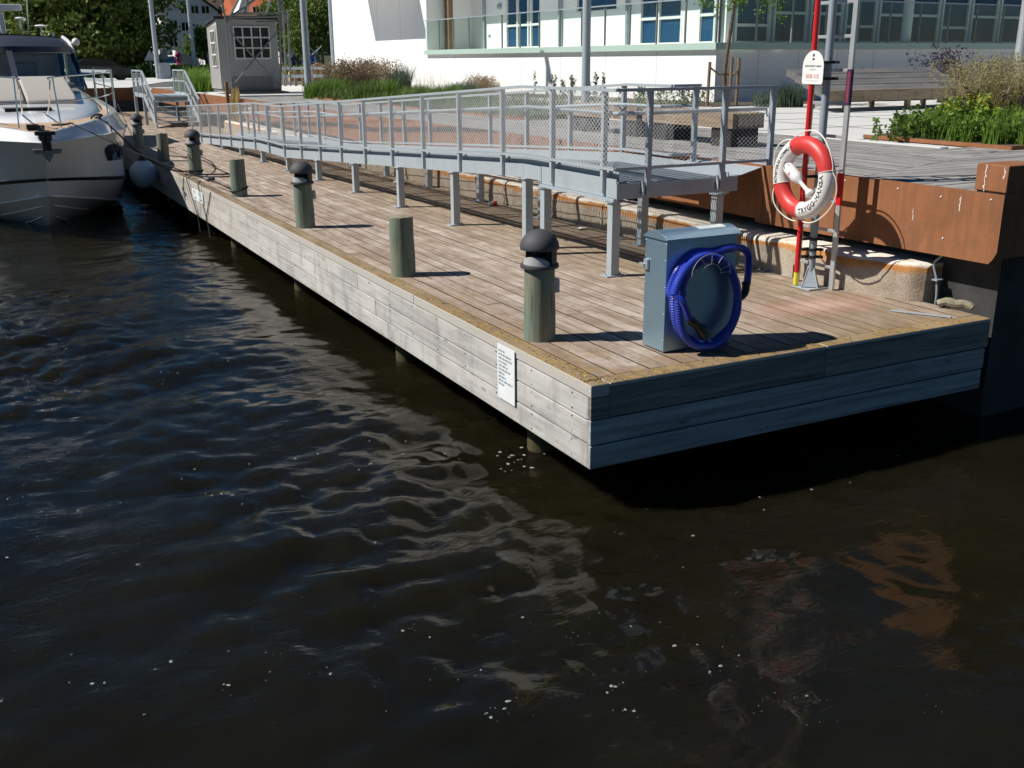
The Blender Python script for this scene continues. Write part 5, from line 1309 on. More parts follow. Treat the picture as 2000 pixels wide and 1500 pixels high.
m.build('column', M['render'], bld, smooth=True)
m = MB(); fbox(m, BO, VD, 1.7, 1.95, 2.45, 5.15, -1.9, -1.65); m.build('column', M['render'], bld)
FLIP = False

# ================================================================== CRANE HUT
hut = thing('crane_hut', 'grey boarded harbour crane hut with white paned windows under steel lattice struts', 'crane hut', (5.25, 32, 1))
HX0, HX1, HY0, HY1 = 4.25, 6.28, 31.0, 32.6
m = MB(); m.prism([(HY0, 1.22), (HY1, 1.22), (HY1, 3.28), (HY0, 3.46)], HX0, HX1, 0); hb = m.build('walls', M['hut'], hut)
m = MB()
for x_ in np.arange(HX0+.06, HX1, .105): m.box((x_, HY0-.012, 1.22), (x_+.018, HY0, 3.44))
for y_ in np.arange(HY0+.1, HY1, .14): m.box((HX0-.010, y_, 1.22), (HX0, y_+.018, 3.27))
m.build('batten', M['hut'], hut)
m = MB(); m.prism([(HY0-.08, 3.47), (HY1+.1, 3.29), (HY1+.1, 3.37), (HY0-.08, 3.55)], HX0-.08, HX1+.05, 0); m.build('roof', M['roofdark'], hut)
m = MB(); m.box((HX0+.05, HY0-.03, 1.12), (HX1-.0, HY1, 1.22)); m.box((HX0+.35, HY0-.02, 1.225), (HX1-.25, HY0-.005, 1.62)); m.build('base_frame', M['hutmetal'], hut)
def hwin(a0_, a1_, z0, z1, nx_, nz_, front=True):
    m = MB(); t_ = .045
    def bx(a, b_, c, d, o=.035):
        if front: m.box((a, HY0-o, c), (b_, HY0-.013, d))
        else: m.box((HX0-o, a, c), (HX0-.011, b_, d))
    for i in range(nx_+1): q = a0_+(a1_-a0_)*i/nx_; bx(q-t_/2, q+t_/2, z0, z1)
    for i in range(nz_+1): q = z0+(z1-z0)*i/nz_; bx(a0_, a1_, q-t_/2, q+t_/2, .037)
    w_ = m.build('window', M['white_frame'], hut); m = MB()
    if front: m.box((a0_, HY0-.022, z0), (a1_, HY0-.0125, z1))
    else: m.box((HX0-.022, a0_, z0), (HX0-.0105, a1_, z1))
    m.build('pane', M['glass_black'], w_)
hwin(4.80, 6.0, 2.20, 3.22, 4, 3); hwin(31.25, 31.95, 1.95, 3.10, 3, 3, False)
m = MB(); Yh = 30.72
def P3(px, py, y=Yh): return at(px, py, 1, y)
for a_, c_ in (((455, 167), (543, 60)), ((448, 60), (546, 166)), ((546, 0), (549, 190)), ((441, 42), (455, 190))): m.tube([P3(*a_), P3(*c_)], .028, 6); m.build('lattice_strut', M['hutmetal'], hut, smooth=True); m = MB()
for a_, c_ in (((428, -20), (442, 44)), ((475, -20), (443, 44)), ((540, -20), (552, 60)), ((510, -10), (455, 30)), ((445, 34), (548, 32)), ((452, 27), (545, 25)), ((485, -10), (478, 28)), ((520, 27), (532, -10)), ((545, -10), (560, 45))): m.tube([P3(*a_), P3(*c_)], .040, 6); m.build('lattice_strut', M['hutmetal'], hut, smooth=True); m = MB()
m.tube([P3(500, 43), P3(546, 42)], .03, 6); m.build('lattice_strut', M['hutmetal'], hut, smooth=True)
for px_ in (557, 566): m = MB(); m.tube([P3(px_-4, 20, 33.5), P3(px_+2, 168, 33.5)], .035, 6); m.build('lattice_strut', M['hutmetal'], hut, smooth=True)
m = MB(); m.prism([tuple(P3(466, 27)[[0, 2]]), tuple(P3(488, 26)[[0, 2]]), tuple(P3(492, -8)[[0, 2]]), tuple(P3(476, -8)[[0, 2]])], 30.9, 31.6, 1); m.build('winch_cover', M['white'], hut)
m = MB(); m.lathe([(1.05, .98), (1.1, 1.0), (1.1, 1.08), (.9, 1.12)], (5.55, 31.2, 0), 28); m.build('turntable', M['black'], hut, smooth=True)
m = MB(); m.prism([(4.0, 29.2), (7.0, 28.8), (8.6, 31.5), (8.0, 34), (3.96, 34)], .95, 1.05); tag(m.build('stone_plinth', M['paving']), 'round edged pale stone plinth under the crane hut', 'plinth')

# ================================================================== LAMP POSTS, SIGNS
def lamp_post(label, base, r0, h, top=None, box=None, mat='galv', grp='tall grey lamp posts'):
    t = thing('lamp_post', label, 'lamp post', base, 0, grp)
    m = MB(); m.tube([(0, 0, -.05), (0, 0, h*.5), (0, 0, h)], [r0, r0*.85, r0*.6], 16); m.build('pole', M[mat], t, smooth=True, world=False)
    if box: m = MB(); m.box((.05, -box[0]/2, 0), (box[0]+.05, box[0]/2, box[1])); m.build('cabinet', M['galv_dk'], t, bevel=.02, world=False)
    m = MB(); m.box((-.6, -.12, h), (.15, .12, h+.1)); m.build('lamp_head', M['galv_dk'], t, bevel=.02, world=False)
    return t
lamp_post('pale grey lamp post standing between the crane hut and the white building', (6.36, 27.9, 1), .115, 9)
lamp_post('blue grey lamp post rising behind the ramp in front of the terrace', (7.9, 13.2, .985), .092, 9)
lamp_post('thin far lamp post with a pale box at its foot left of the hut', (8.6, 72, .96), .17, 13, box=(.75, 1.1))
lamp_post('thin far lamp post just left of the crane hut', (13.0, 82, .96), .19, 14)
b0 = at(1992, 175, 2, 1.0)
lamp_post('thick pale pole at the right edge beyond the tall grass', (float(at(1985, 160, 1, 9.0)[0]), 9.0, .98), .11, 8, mat='alu')

# ================================================================== PLANTS
def bed_edge(name, label, pts, mat='corten', h=.05, z=1.0):
    m = MB()
    for a_, c_ in zip(pts[:-1], pts[1:]): m.bar((a_[0], a_[1], z+h/2), (c_[0], c_[1], z+h/2), .018, h)
    return tag(m.build(name, M[mat]), label, 'bed edging')
bed_edge('bed_edging', 'rusty steel strip edging the flower bed at the right', [(7.86, 5.45), (7.86, 3.02), (16, 2.8)])
m = MB(); m.prism([(7.87, 5.45), (7.87, 3.03), (16, 2.81), (16, 6.6), (10, 6.4)], .95, 1.02); s1 = m.build('soil', M['soil']); tag(s1, kind='structure')
bed_edge('bed_edging', 'long rusty steel strip edging the flower bed left of the ramp rail', [(5.95, 12.0), (5.75, 16), (6.2, 22), (5.95, 26.6)])
m = MB(); m.prism([(5.96, 12.0), (5.76, 16), (6.2, 22), (5.96, 26.6), (9.5, 26.6), (11.5, 12.0)], .95, 1.01); tag(m.build('soil', M['soil']), kind='structure')
m = MB(); m.prism([(12.4, 14.8), (28, 15.3), (28, 16.9), (14.2, 16.4), (13.6, 40), (11.6, 40), (12.2, 16)], .95, 1.006); tag(m.build('soil', M['soil']), kind='structure')
def G(px, py, z=1.0): p = at(px, py, 2, z); return float(p[0]), float(p[1])
def grass_clump(label, x, y, h, spread, n, mats, w=.006, lean=.45, name='grass_clump', z=1.0, heads=None, cat='ornamental grass'):
    t = thing(name, label, cat, (x, y, z)); V, Fc, tips = blades(0, 0, 0, n, spread, h, w, lean); rawmesh('blades', V, Fc, M[mats], t)
    if heads:
        hm, hs_, per = heads; tp = tips[RNG.integers(0, len(tips), int(len(tips)*.5))]; C = (tp[:, None, :]+RNG.normal(size=(len(tp), per, 3))*np.array([.03, .03, .06])*hs_).reshape(-1, 3)
        V, Fc = leaf_cards(C, .018*hs_); rawmesh('seed_heads', V, Fc, M[hm], t)
    return t
def leafy(label, x, y, h, mat='leaf_mid', n=5, name='leafy_plant', ls=.045, z=1.0, flowers=None, sp=.10):
    t = thing(name, label, 'plant', (x, y, z)); m = MB(); C = []; FL = []
    for k in range(n):
        bx, by__ = RNG.normal()*sp, RNG.normal()*sp; hh_ = h*RNG.uniform(.7, 1.1); tx, ty = bx+RNG.normal()*.06, by__+RNG.normal()*.06
        m.tube([(bx, by__, 0), ((bx+tx)/2+.01, (by__+ty)/2, hh_*.5), (tx, ty, hh_)], [.005, .004, .002], 4)
        for q in np.linspace(.12, 1, int(hh_/.03)):
            a_ = RNG.uniform(0, 6.28); r_ = ls*1.1*(1.15-q*.6); C.append((bx+(tx-bx)*q+math.cos(a_)*r_, by__+(ty-by__)*q+math.sin(a_)*r_, hh_*q))
            if q > .72 and flowers: FL += [(bx+(tx-bx)*q+RNG.normal()*.012, by__+(ty-by__)*q+RNG.normal()*.012, hh_*q+.02) for _ in range(4)]
    m.build('stems', M['leaf_mid'], t, world=False, recalc=False)
    V, Fc = leaf_cards(np.array(C), ls, flat=.3); rawmesh('leaves', V, Fc, M[mat], t)
    if FL: V, Fc = leaf_cards(np.array(FL), .017); rawmesh('flowers', V, Fc, M[flowers], t)
    return t
lab = ['leftmost slim leafy stem plant of the right flower bed', 'second slim leafy stem plant from the left end of the right bed', 'third slim upright leafy plant of the right bed, before the pale paving',
       'fourth slim leafy plant along the left end of the right bed', 'fifth slim leafy plant of the right bed beside the dense leaves']
for i, px_ in enumerate((1725, 1743, 1762, 1783, 1800)): x_, y_ = G(px_, 278-i*.5); leafy(lab[i], x_, y_+.1, (.30, .38, .34, .36, .44)[i], 'leaf_mid', 3, sp=.05)
# dense foliage of the right bed: nobody could count it
C = []; C2 = []; C3 = []; Vs = []
def in_bed(x, y): return 7.95 < x < 15 and 3.15 < y < 5.8
N_ = 0
while N_ < 900:
    x_ = RNG.uniform(8.3, 14.5); y_ = RNG.uniform(3.15, 5.4+.1*x_-.8); N_ += 1
    hh_ = .22+.32*min(1, max(0, (x_-8.2)/2.6))+RNG.uniform(-.08, .1)
    k = 60; P_ = np.stack([x_+RNG.normal(size=k)*.07, y_+RNG.normal(size=k)*.07, 1.0+RNG.uniform(0, 1, k)**.6*hh_], 1); (C2 if RNG.uniform() < .3 and 9 < x_ < 11.5 else C).append(P_)
VB = [leaf_cards(np.concatenate(C[::2]), .034)]
for _ in range(700):
    x_ = RNG.uniform(8.2, 14.5); y_ = RNG.uniform(3.15, 5.3); VB.append(blades(x_, y_, 1.0, 16, .09, .30+.30*min(1, max(0, (x_-8.2)/2.6)), .008, .35)[:2])
V, Fc = merge(*VB); tag(rawmesh('flower_bed_foliage', V, Fc, M['leaf_fresh']), 'dense green leafy ground cover in the right flower bed', 'ground cover', kind='stuff')
V, Fc = leaf_cards(np.concatenate(C2), .042); tag(rawmesh('lime_foliage', V, Fc, M['leaf_lime']), 'bright lime green foliage among the plants of the right bed', 'ground cover', kind='stuff')
for i, (px_, py_, hh_) in enumerate(((1900, 262, .95), (1935, 268, 1.0), (1972, 262, 1.05), (1995, 270, 1.0), (1925, 245, 1.0), (1965, 240, 1.05), (1890, 240, .85))):
    x_, y_ = G(px_, py_)
    grass_clump(['tall feathery grass with tan heads at the left of the big grass stand', 'second tall feathery grass clump from the left in the right bed', 'tall tan grass clump in the middle right of the bed', 'tall feathery grass clump touching the right picture edge',
      'rear feathery grass clump in front of the blue shaded wall', 'rear right feathery grass clump below the pale pole', 'shorter rear left tan grass clump behind the yellow flowers'][i], x_, y_, hh_*.88, .36, 480, 'straw', .0028, .5, heads=('straw', .8, 5))
for i, (px_, py_) in enumerate(((1865, 268), (1885, 262), (1905, 266), (1925, 262), (1946, 270), (1968, 262), (1988, 272))):
    x_, y_ = G(px_, py_); leafy(['purple flower spike plant at the left of the grass stand', 'second purple spike plant from the left', 'third purple spike plant, over the yellow flowers', 'fourth purple spike plant in front of the tan grass', 'fifth purple spike plant of the right bed', 'sixth purple spike plant near the right picture edge', 'rightmost purple spike plant'][i], x_, y_, .66, 'leaf_mid', 6, 'flowering_plant', flowers='purpleflower', sp=.08)
for i, (px_, py_) in enumerate(((1895, 275), (1925, 277))):
    x_, y_ = G(px_, py_); leafy(['yellow flowering plant low in the right bed', 'second yellow flowering plant right of the first'][i], x_, y_+.25, .58, 'leaf_light', 8, 'flowering_plant', flowers='yellowflower', sp=.14)
x_, y_ = G(1842, 190); grass_clump('dark purple headed grass clump right of the timber lounger', float(at(1842, 172, 1, 13.2)[0]), 13.2, .95, .12, 160, 'leaf_blue', .006, .5, heads=('purplegrass', 2.2, 12))
# left bed
for i, (px_, py_, hh_, mt, sp_, nn, hd) in enumerate(((622, 192, .62, 'leaf_light', .45, 700, None), (648, 191, .75, 'leaf_light', .5, 800, None), (668, 188, 1.15, 'straw_pink', .6, 900, ('straw_pink', 1.6, 6)), (700, 187, 1.25, 'straw_pink', .7, 1000, ('straw_pink', 1.6, 6)),
      (735, 184, 1.2, 'straw_pink', .7, 1000, ('straw_pink', 1.6, 6)), (716, 197, .7, 'leaf_mid', .45, 600, None), (752, 193, .75, 'leaf_light', .4, 500, None), (775, 186, .95, 'leaf_blue', .3, 500, None), (790, 184, 1.15, 'leaf_blue', .22, 500, None),
      (820, 185, .9, 'straw', .5, 70, None), (850, 184, .95, 'straw', .5, 70, None), (812, 188, .45, 'leaf_mid', .5, 500, None), (875, 186, .42, 'leaf_light', .5, 500, None), (905, 184, .5, 'leaf_blue', .45, 600, None), (935, 182, .62, 'straw_pink', .5, 500, ('straw_pink', 1.3, 5)),
      (925, 176, .75, 'leaf_blue', .3, 500, None), (955, 180, .5, 'straw_pink', .4, 300, ('straw_pink', 1.3, 5)))):
    x_, y_ = G(px_, py_)
    hh_ *= .70; grass_clump(['bright green clump beside the pale lamp post', 'second bright green clump of the left bed', 'pinkish feather grass next to the bright green clumps', 'tall pinkish feather grass in the middle of the left bed', 'pinkish feather grass at the right of the feather grass group',
      'mid green clump in front of the feather grass', 'fresh green clump by the yellow flowers', 'blue green clump right of the feather grass', 'pointed tall blue green clump', 'sparse dry stalks against the white wall', 'second group of sparse dry stalks against the white wall',
      'low mid green clump under the dry stalks', 'low fresh green clump behind the ramp rail', 'low blue green clump behind the ramp rail', 'low pinkish grass under the terrace corner', 'dark blue green pointed clump under the terrace end', 'small pinkish grass right of the dark clump'][i], x_, y_, hh_, sp_, nn, mt, .011 if 'leaf' in mt else .005, .4, heads=hd)
for i, (px_, py_) in enumerate(((1096, 205), (1150, 205), (1300, 205), (1335, 207), (1362, 204), (1240, 206), (1040, 208), (980, 206), (1265, 208))):
    x_, y_ = G(px_, py_, 1.0); leafy(['single twiggy plant with grey flower heads left of the blue grey lamp post', 'twiggy plant just left of the blue grey lamp post', 'green bush behind the rail right of the post', 'second green bush behind the landing rail', 'green bush left of the young tree', 'slim plant behind the corner of the ramp rail', 'low plant behind the ramp top rail', 'low plant left under the terrace', 'low green plant behind the landing rail'][i], x_, y_, (.75, .75, .38, .42, .4, .45, .3, .3, .4)[i], ('leaf_blue', 'leaf_blue', 'leaf_mid', 'leaf_blue', 'leaf_mid', 'leaf_light', 'leaf_mid', 'leaf_light', 'leaf_mid')[i], 9, sp=.22, ls=.045, flowers='straw_pink' if i < 2 else None)
C = []
VB = []
for _ in range(260):
    q = RNG.uniform(0, 1); y_ = 12.3+14*q; x_ = RNG.uniform(6.1, 8.6) if y_ > 13 else RNG.uniform(6.2, 8)
    VB.append(blades(x_, y_, 1.0, 34, .22, RNG.uniform(.12, .42), .011, .7)[:2])
V, Fc = merge(*VB); tag(rawmesh('flower_bed_foliage', V, Fc, M['leaf_mid']), 'green ground cover plants in the long bed behind the ramp', 'ground cover', kind='stuff')
for i, (px_, hh_) in enumerate(((1520, .42), (1548, .5), (1492, .3))):
    p = at(px_, 208, 2, 1.0); grass_clump(['pale green spiky clump left of the timber lounger', 'pale green spiky clump at the lounger end', 'small green clump near the end of the ramp rail'][i], float(p[0]), float(p[1]), hh_, .25, 220, 'leaf_blue', .012, .5)

# young staked tree
t = thing('young_tree', 'young tree with thin leaning trunk in front of the building corner', 'tree', (13.0, 15.0, 1.0))
m = MB(); m.tube(catmull([(12.98, 15, .98), (12.9, 15, 1.7), (12.98, 15.02, 2.4), (13.06, 15, 3.2), (13.15, 15, 4.4)], 5), [.05]*8+[.045]*6+[.035]*7, 8)
for q in ((12.0, 14.6, 3.6), (14.2, 15.2, 3.4), (13.6, 14.2, 4.0), (12.3, 15.6, 4.2), (13.9, 15.5, 4.4)): m.tube(catmull([(13.07, 15, 3.35), ((13.07+q[0])/2, (15+q[1])/2, (3.5+q[2])/2+.25), q], 4), .014, 5)
m.build('trunk', M['bark'], t, smooth=True)
pts = []
for c, r_, n_ in (((12.0, 14.7, 3.55), .28, 9), ((12.6, 14.8, 3.85), .5, 16), ((13.5, 15, 3.9), .5, 16), ((14.15, 15.1, 3.42), .28, 8), ((13.1, 15, 4.5), .9, 40), ((12.95, 14.9, 3.45), .2, 5)):
    for _ in range(n_): q = np.array(c)+RNG.normal(size=3)*r_*.6; pts.append(q+RNG.normal(size=(28, 3))*np.array([.10, .10, .07]))
V, Fc = leaf_cards(np.concatenate(pts)-np.array([13.0, 15.0, 1.0]), .035); rawmesh('crown', V, Fc, M['leaf_light'], t)
stk = thing('tree_stakes', 'three brown wooden stakes with straps holding the young tree', 'tree stakes', (12.9, 15, 1))
for (x_, y_, zt) in ((12.42, 15.0, 2.02), (12.84, 14.7, 2.12), (13.30, 15.0, 2.1)):
    m = MB(); m.tube([(x_, y_, .98), (x_+.02, y_, zt)], .038, 8); m.build('stake', M['stake'], stk, smooth=True)
m = MB(); m.tube([(12.44, 15, 1.9), (12.7, 14.95, 1.72), (12.92, 15, 1.75), (13.1, 14.98, 1.68), (13.32, 15, 1.85)], .022, 6); m.build('strap', M['stake'], stk, smooth=True)

# ================================================================== FAR BACKGROUND
# hillside
hx = np.linspace(-140, 240, 40); hy = np.linspace(88, 330, 26); XX, YY = np.meshgrid(hx, hy)
ZZ = .93+np.clip(YY-125, 0, None)*.14+1.2*np.sin(XX*.06)*np.clip((YY-130)/60, 0, 1)
Vh = np.stack([XX, YY, ZZ], -1).reshape(-1, 3); ih = np.arange(XX.size).reshape(XX.shape); Fh = np.stack([ih[:-1, :-1], ih[:-1, 1:], ih[1:, 1:], ih[1:, :-1]], -1).reshape(-1, 4)
tag(rawmesh('hill', Vh, Fh, M['hill'], smooth=True), kind='structure')
m = MB(); m.prism([(-30, 46.5), (3.2, 46.5), (7, 60), (13, 70), (14, 88), (-30, 88)], .94, .985); tag(m.build('quay_path', M['paving']), kind='structure')
C = []
for _ in range(420):
    x_, y_ = RNG.uniform(-12, 22), RNG.uniform(79, 94); C.append(np.stack([x_+RNG.normal(size=34)*.7, y_+RNG.normal(size=34)*.5, .95+RNG.uniform(0, 1, 34)**1.3*.9], 1))
V, Fc = leaf_cards(np.concatenate(C), .15); tag(rawmesh('grass_verge', V, Fc, M['leaf_light']), 'tall green grass on the verge below the trees', 'grass', kind='stuff')
C = []
VB = []
for _ in range(46):
    q_ = at(RNG.uniform(356, 408), RNG.uniform(162, 182), 2, 1.0); VB.append(blades(float(q_[0]), float(q_[1]), 1.0, 60, .35, RNG.uniform(.35, .85), .022, .5)[:2])
V, Fc = merge(*VB); tag(rawmesh('grass_verge', V, Fc, M['leaf_light']), 'yellow green grass left of the crane hut', 'grass', kind='stuff')
def tp(px, Yv, z=1.0): p = at(px, 140, 1, Yv); return (float(p[0]), Yv, z)
for i, (px_, Yv, h_, rad, mt, lb) in enumerate((
   (15, 96, 9, (4.5, 4, 4), 'leaf_mid', 'mid green tree behind the boat roof at the left picture edge'),
   (75, 90, 10.5, (4.2, 4, 5.0), 'leaf_dark', 'dark dense tree left of the boat aerials'),
   (130, 86, 11, (4.3, 4, 5.3), 'leaf_dark', 'dark dense tree above the boat canopy'),
   (185, 84, 10.5, (4.4, 4, 5.1), 'leaf_dark', 'dark dense tree behind the right side of the boat canopy'),
   (222, 84, 7.5, (3.2, 3, 3.7), 'leaf_dark', 'dark bushy tree right of the boat windscreen'),
   (262, 86, 5.4, (1.9, 2.5, 2.6), 'leaf_dark', 'small dark tree next to the far lamp post'),
   (250, 104, 13, (5.0, 4, 5.5), 'leaf_mid', 'lighter green tree behind the dark ones'),
   (244, 106, 12, (2.8, 3, 4.2), 'leaf_mid', 'tall light green tree above the far lamp post'),
   (384, 110, 3.8, (.7, 1.0, 1.2), 'leaf_mid', 'small green tree in front of the white gabled house'),
   (404, 105, 5.2, (.5, .8, 1.7), 'leaf_mid', 'narrow green tree left of the crane hut'),
   (585, 95, 8.0, (2.6, 2.5, 3.2), 'leaf_mid', 'green tree right of the crane hut'),
   (612, 85, 6.6, (2.0, 2, 2.6), 'leaf_dark', 'dark green tree behind the pale lamp post'),
   (630, 102, 11, (2.8, 2.5, 3.6), 'leaf_mid', 'tall loose green tree beside the white building'),
   (555, 110, 8.5, (2.2, 2.5, 3.0), 'leaf_dark', 'dark tree behind the crane hut'))):
    big = rad[2] > 3.5
    tree(lb, tp(px_, Yv, .93), h_, rad, M[mt], nclump=int(40*rad[0]), per=60, leaf_size=.20 if big else .16, csize=.50, trunk=.25, hollow=.45, group='trees behind the quay')
C = []
for _ in range(1500):
    y_ = RNG.uniform(158, 250); x_ = RNG.uniform(-75, 90); zb = .93+max(0, y_-125)*.14; r_ = RNG.uniform(1.5, 3.6)
    C.append(np.stack([x_+RNG.normal(size=60)*r_, y_+RNG.normal(size=60)*1.2, zb+2.5+RNG.normal(size=60)*1.6], 1))
V, Fc = leaf_cards(np.concatenate(C), .55); tag(rawmesh('forest', V, Fc, M['leaf_mid']), 'wooded hillside far behind the houses', 'forest', kind='stuff')
def house(label, px0, px1, Yv, zbase, wall_h, roof_h, depth, wallm, roofm, gable=True, wins=(), lit=None):
    a_ = at(px0, 100, 1, Yv); c_ = at(px1, 100, 1, Yv); x0_, x1_ = float(a_[0]), float(c_[0])
    t = thing('house', label, 'house', ((x0_+x1_)/2, Yv, zbase), 0)
    m = MB()
    if gable: m.prism([(x0_, zbase), (x1_, zbase), (x1_, zbase+wall_h), ((x0_+x1_)/2, zbase+wall_h+roof_h), (x0_, zbase+wall_h)], Yv, Yv+depth, 1)
    else: m.box((x0_, Yv, zbase), (x1_, Yv+depth, zbase+wall_h))
    m.build('wall', M[wallm], t)
    m = MB(); e = .35; xm = (x0_+x1_)/2; zt = zbase+wall_h
    if gable:
        k = roof_h/(xm-x0_)
        m.prism([(x0_-e, zt-e*k), (xm, zt+roof_h), (x1_+e, zt-e*k), (x1_+e, zt-e*k+.25), (xm, zt+roof_h+.25), (x0_-e, zt-e*k+.25)], Yv-e, Yv+depth+e, 1)
    else: m.prism([(Yv-e, zt), (Yv+depth/2, zt+roof_h), (Yv+depth+e, zt)], x0_-e, x1_+e, 0)
    rf = m.build('roof', M[roofm], t); m = MB(); m.box((xm-.3, Yv+depth*.4, zt+roof_h*.6), (xm+.3, Yv+depth*.4+.6, zt+roof_h+.9)); m.build('chimney', M[roofm], rf)
    for (px_, py_, ww, hw_) in wins:
        p = at(px_, py_, 1, Yv-.02); m = MB(); m.box((p[0]-ww/2, Yv-.06, p[2]-hw_/2), (p[0]+ww/2, Yv-.001, p[2]+hw_/2)); wn = m.build('window', M['white_frame'], t)
        m = MB()
        for sgn in (-1, 1): m.box((p[0]+sgn*ww*.24-ww*.19, Yv-.08, p[2]-hw_*.42), (p[0]+sgn*ww*.24+ww*.19, Yv-.061, p[2]+hw_*.42))
        m.build('pane', M['glass_black'], wn)
    return t
hz = float(at(330, 118, 1, 118)[2])
h1 = house('large pale gabled house with dark roof on the slope above the path', 322, 432, 118, hz-1.2, 6.4, 2.2, 10, 'housewhite', 'roofdark', True, ((339, 81, .9, 1.3), (339, 48, .9, 1.0), (360, 19, .9, .9), (380, 19, .9, .9), (401, 19, .9, .9), (362, 52, .9, 1.0)))
m = MB(); q0 = at(303, 40, 1, 118.3); q1 = at(322, 40, 1, 118.3); m.box((q0[0], 117.6, hz-1), (q1[0], 122, float(at(310, 46, 1, 118)[2]))); tag(m.build('lit_side_wall', M['houselit'], h1), None)  # sunlit left side of the same house, its light painted by a warmer render
house('far house with orange tiled roof above the crane hut', 470, 560, 150, 4.0, 4.6, 3.2, 9, 'houselit', 'tile', False, ((500, 20, 1, 1),))
house('far house with orange roof right of the crane hut', 575, 640, 140, 2.8, 4.3, 3.5, 9, 'houselit', 'tile', True)
house('far grey house with black roof behind the crane hut', 545, 632, 122, .93, 6.7, .9, 8, 'housewhite', 'roofdark', False, ((558, 22, .9, .9), (600, 25, .9, .9)))
house('far pale house with orange roof behind the trees on the left', 360, 440, 160, 5.5, 7.5, 2.6, 8, 'houselit', 'tile', False)
t = thing('play_structure', 'orange yellow arched play structure with a round hole left of the white building', 'play structure', tp(624, 58))
x_ = t.location.x
m = MB(); m.prism([(x_+.62*math.cos(R(a)), 1.25+.75*math.sin(R(a))) for a in range(0, 181, 15)]+[(x_-.62, .95), (x_+.62, .95)], 58, 58.25, 1); m.build('panel', M['yellowhouse'], t)
m = MB(); m.prism([(x_+.12+.17*math.cos(R(a)), 1.5+.17*math.sin(R(a))) for a in range(0, 360, 30)], 57.985, 57.998, 1); m.build('round_hole', M['dark'], t)
m = MB(); m.prism([(x_-1.9, .95), (x_-1.0, .95), (x_-1.0, 1.5), (x_-1.9, 1.5)], 58, 58.2, 1); m.build('low_panel', M['yellowhouse'], t)
# retaining wall and ramped path
p0 = at(338, 98, 1, 108); p1 = at(402, 138, 1, 96)
m = MB(); m.add([(p0[0], 108, .9), (p1[0], 96, .9), (p1[0], 96.4, .9), (p0[0], 108.4, .9), (p0[0], 108, p0[2]), (p1[0], 96, p1[2]+.9), (p1[0], 96.4, p1[2]+.9), (p0[0], 108.4, p0[2])], [(0, 3, 2, 1), (4, 5, 6, 7), (0, 1, 5, 4), (1, 2, 6, 5), (2, 3, 7, 6), (3, 0, 4, 7)])
tag(m.build('retaining_wall', M['render']), 'white retaining wall sloping down beside the path left of the crane hut', 'wall')
m = MB(); q = [at(305, 138, 1, 92), at(365, 140, 1, 90), at(338, 108, 1, 108), at(322, 108, 1, 110)]; m.add([tuple(p) for p in q], [(0, 1, 2, 3)]); tag(m.build('path', M['paving']), kind='structure')
def person(label, x, y, z, h, top, legs):
    t = bpy.data.meshes.new('person'); J = [(0, 0, .53), (0, 0, .68), (0, 0, .80), (0, 0, .87), (0, 0, .95), (.11, 0, .79), (.14, .02, .62), (.15, -.03, .47), (-.11, 0, .79), (-.14, -.02, .62), (-.15, .03, .47), (.05, .02, .50), (.07, .08, .28), (.07, .06, .02), (-.05, -.02, .50), (-.07, -.06, .28), (-.07, -.10, .02)]
    E_ = [(0, 1), (1, 2), (2, 3), (3, 4), (2, 5), (5, 6), (6, 7), (2, 8), (8, 9), (9, 10), (0, 11), (11, 12), (12, 13), (0, 14), (14, 15), (15, 16)]
    t.from_pydata([(a*h, b_*h, c*h) for a, b_, c in J], E_, []); o = bpy.data.objects.new('person', t); COL.objects.link(o); o.location = (x, y, z)
    md = o.modifiers.new('skin', 'SKIN'); rr_ = [.075, .07, .075, .035, .06, .04, .03, .022, .04, .03, .022, .055, .04, .03, .055, .04, .03]
    for v_, r_ in zip(t.skin_vertices[0].data, rr_): v_.radius = (r_*h, r_*h)
    t.skin_vertices[0].data[0].use_root = True; o.modifiers.new('sub', 'SUBSURF').levels = 1; t.materials.append(M[top])
    return tag(o, label, 'person')
p = tp(351, 88); person('person in pink clothes walking on the path beside the white retaining wall', p[0], 88, 1.35, 1.7, 'pinkcloth', None)
p = tp(607, 56); person('person in blue clothes standing left of the white building', p[0], 56, .96, 1.75, 'bluecloth', None)
p = tp(575, 62); person('person in dark clothes near the benches right of the crane hut', p[0], 62, .96, 1.7, 'navy', None)
# parked car behind the boat
p = at(190, 138, 1, 70)
car = thing('parked_car', 'black parked car half hidden behind the boat windscreen', 'car', (float(p[0]), 70, .98))
m = MB(); m.prism([(-2.2, .3), (2.2, .3), (2.2, .75), (1.5, .88), (.9, 1.32), (-.8, 1.38), (-1.6, .95), (-2.2, .85)], -.85, .85, 1); m.build('body', M['carpaint'], car, bevel=.06, smooth=True, world=False)
m = MB(); m.prism([(1.35, .9), (.85, 1.27), (-.75, 1.32), (-1.4, .95)], -.865, .865, 1); m.build('window', M['glass_black'], car, world=False)
for x_ in (-1.4, 1.4):
    for y_ in (-.8, .8): m = MB(); m.tube([(x_, y_-.1, .32), (x_, y_+.1, .32)], .32, 16); m.build('wheel', M['rubber'], car, world=False)
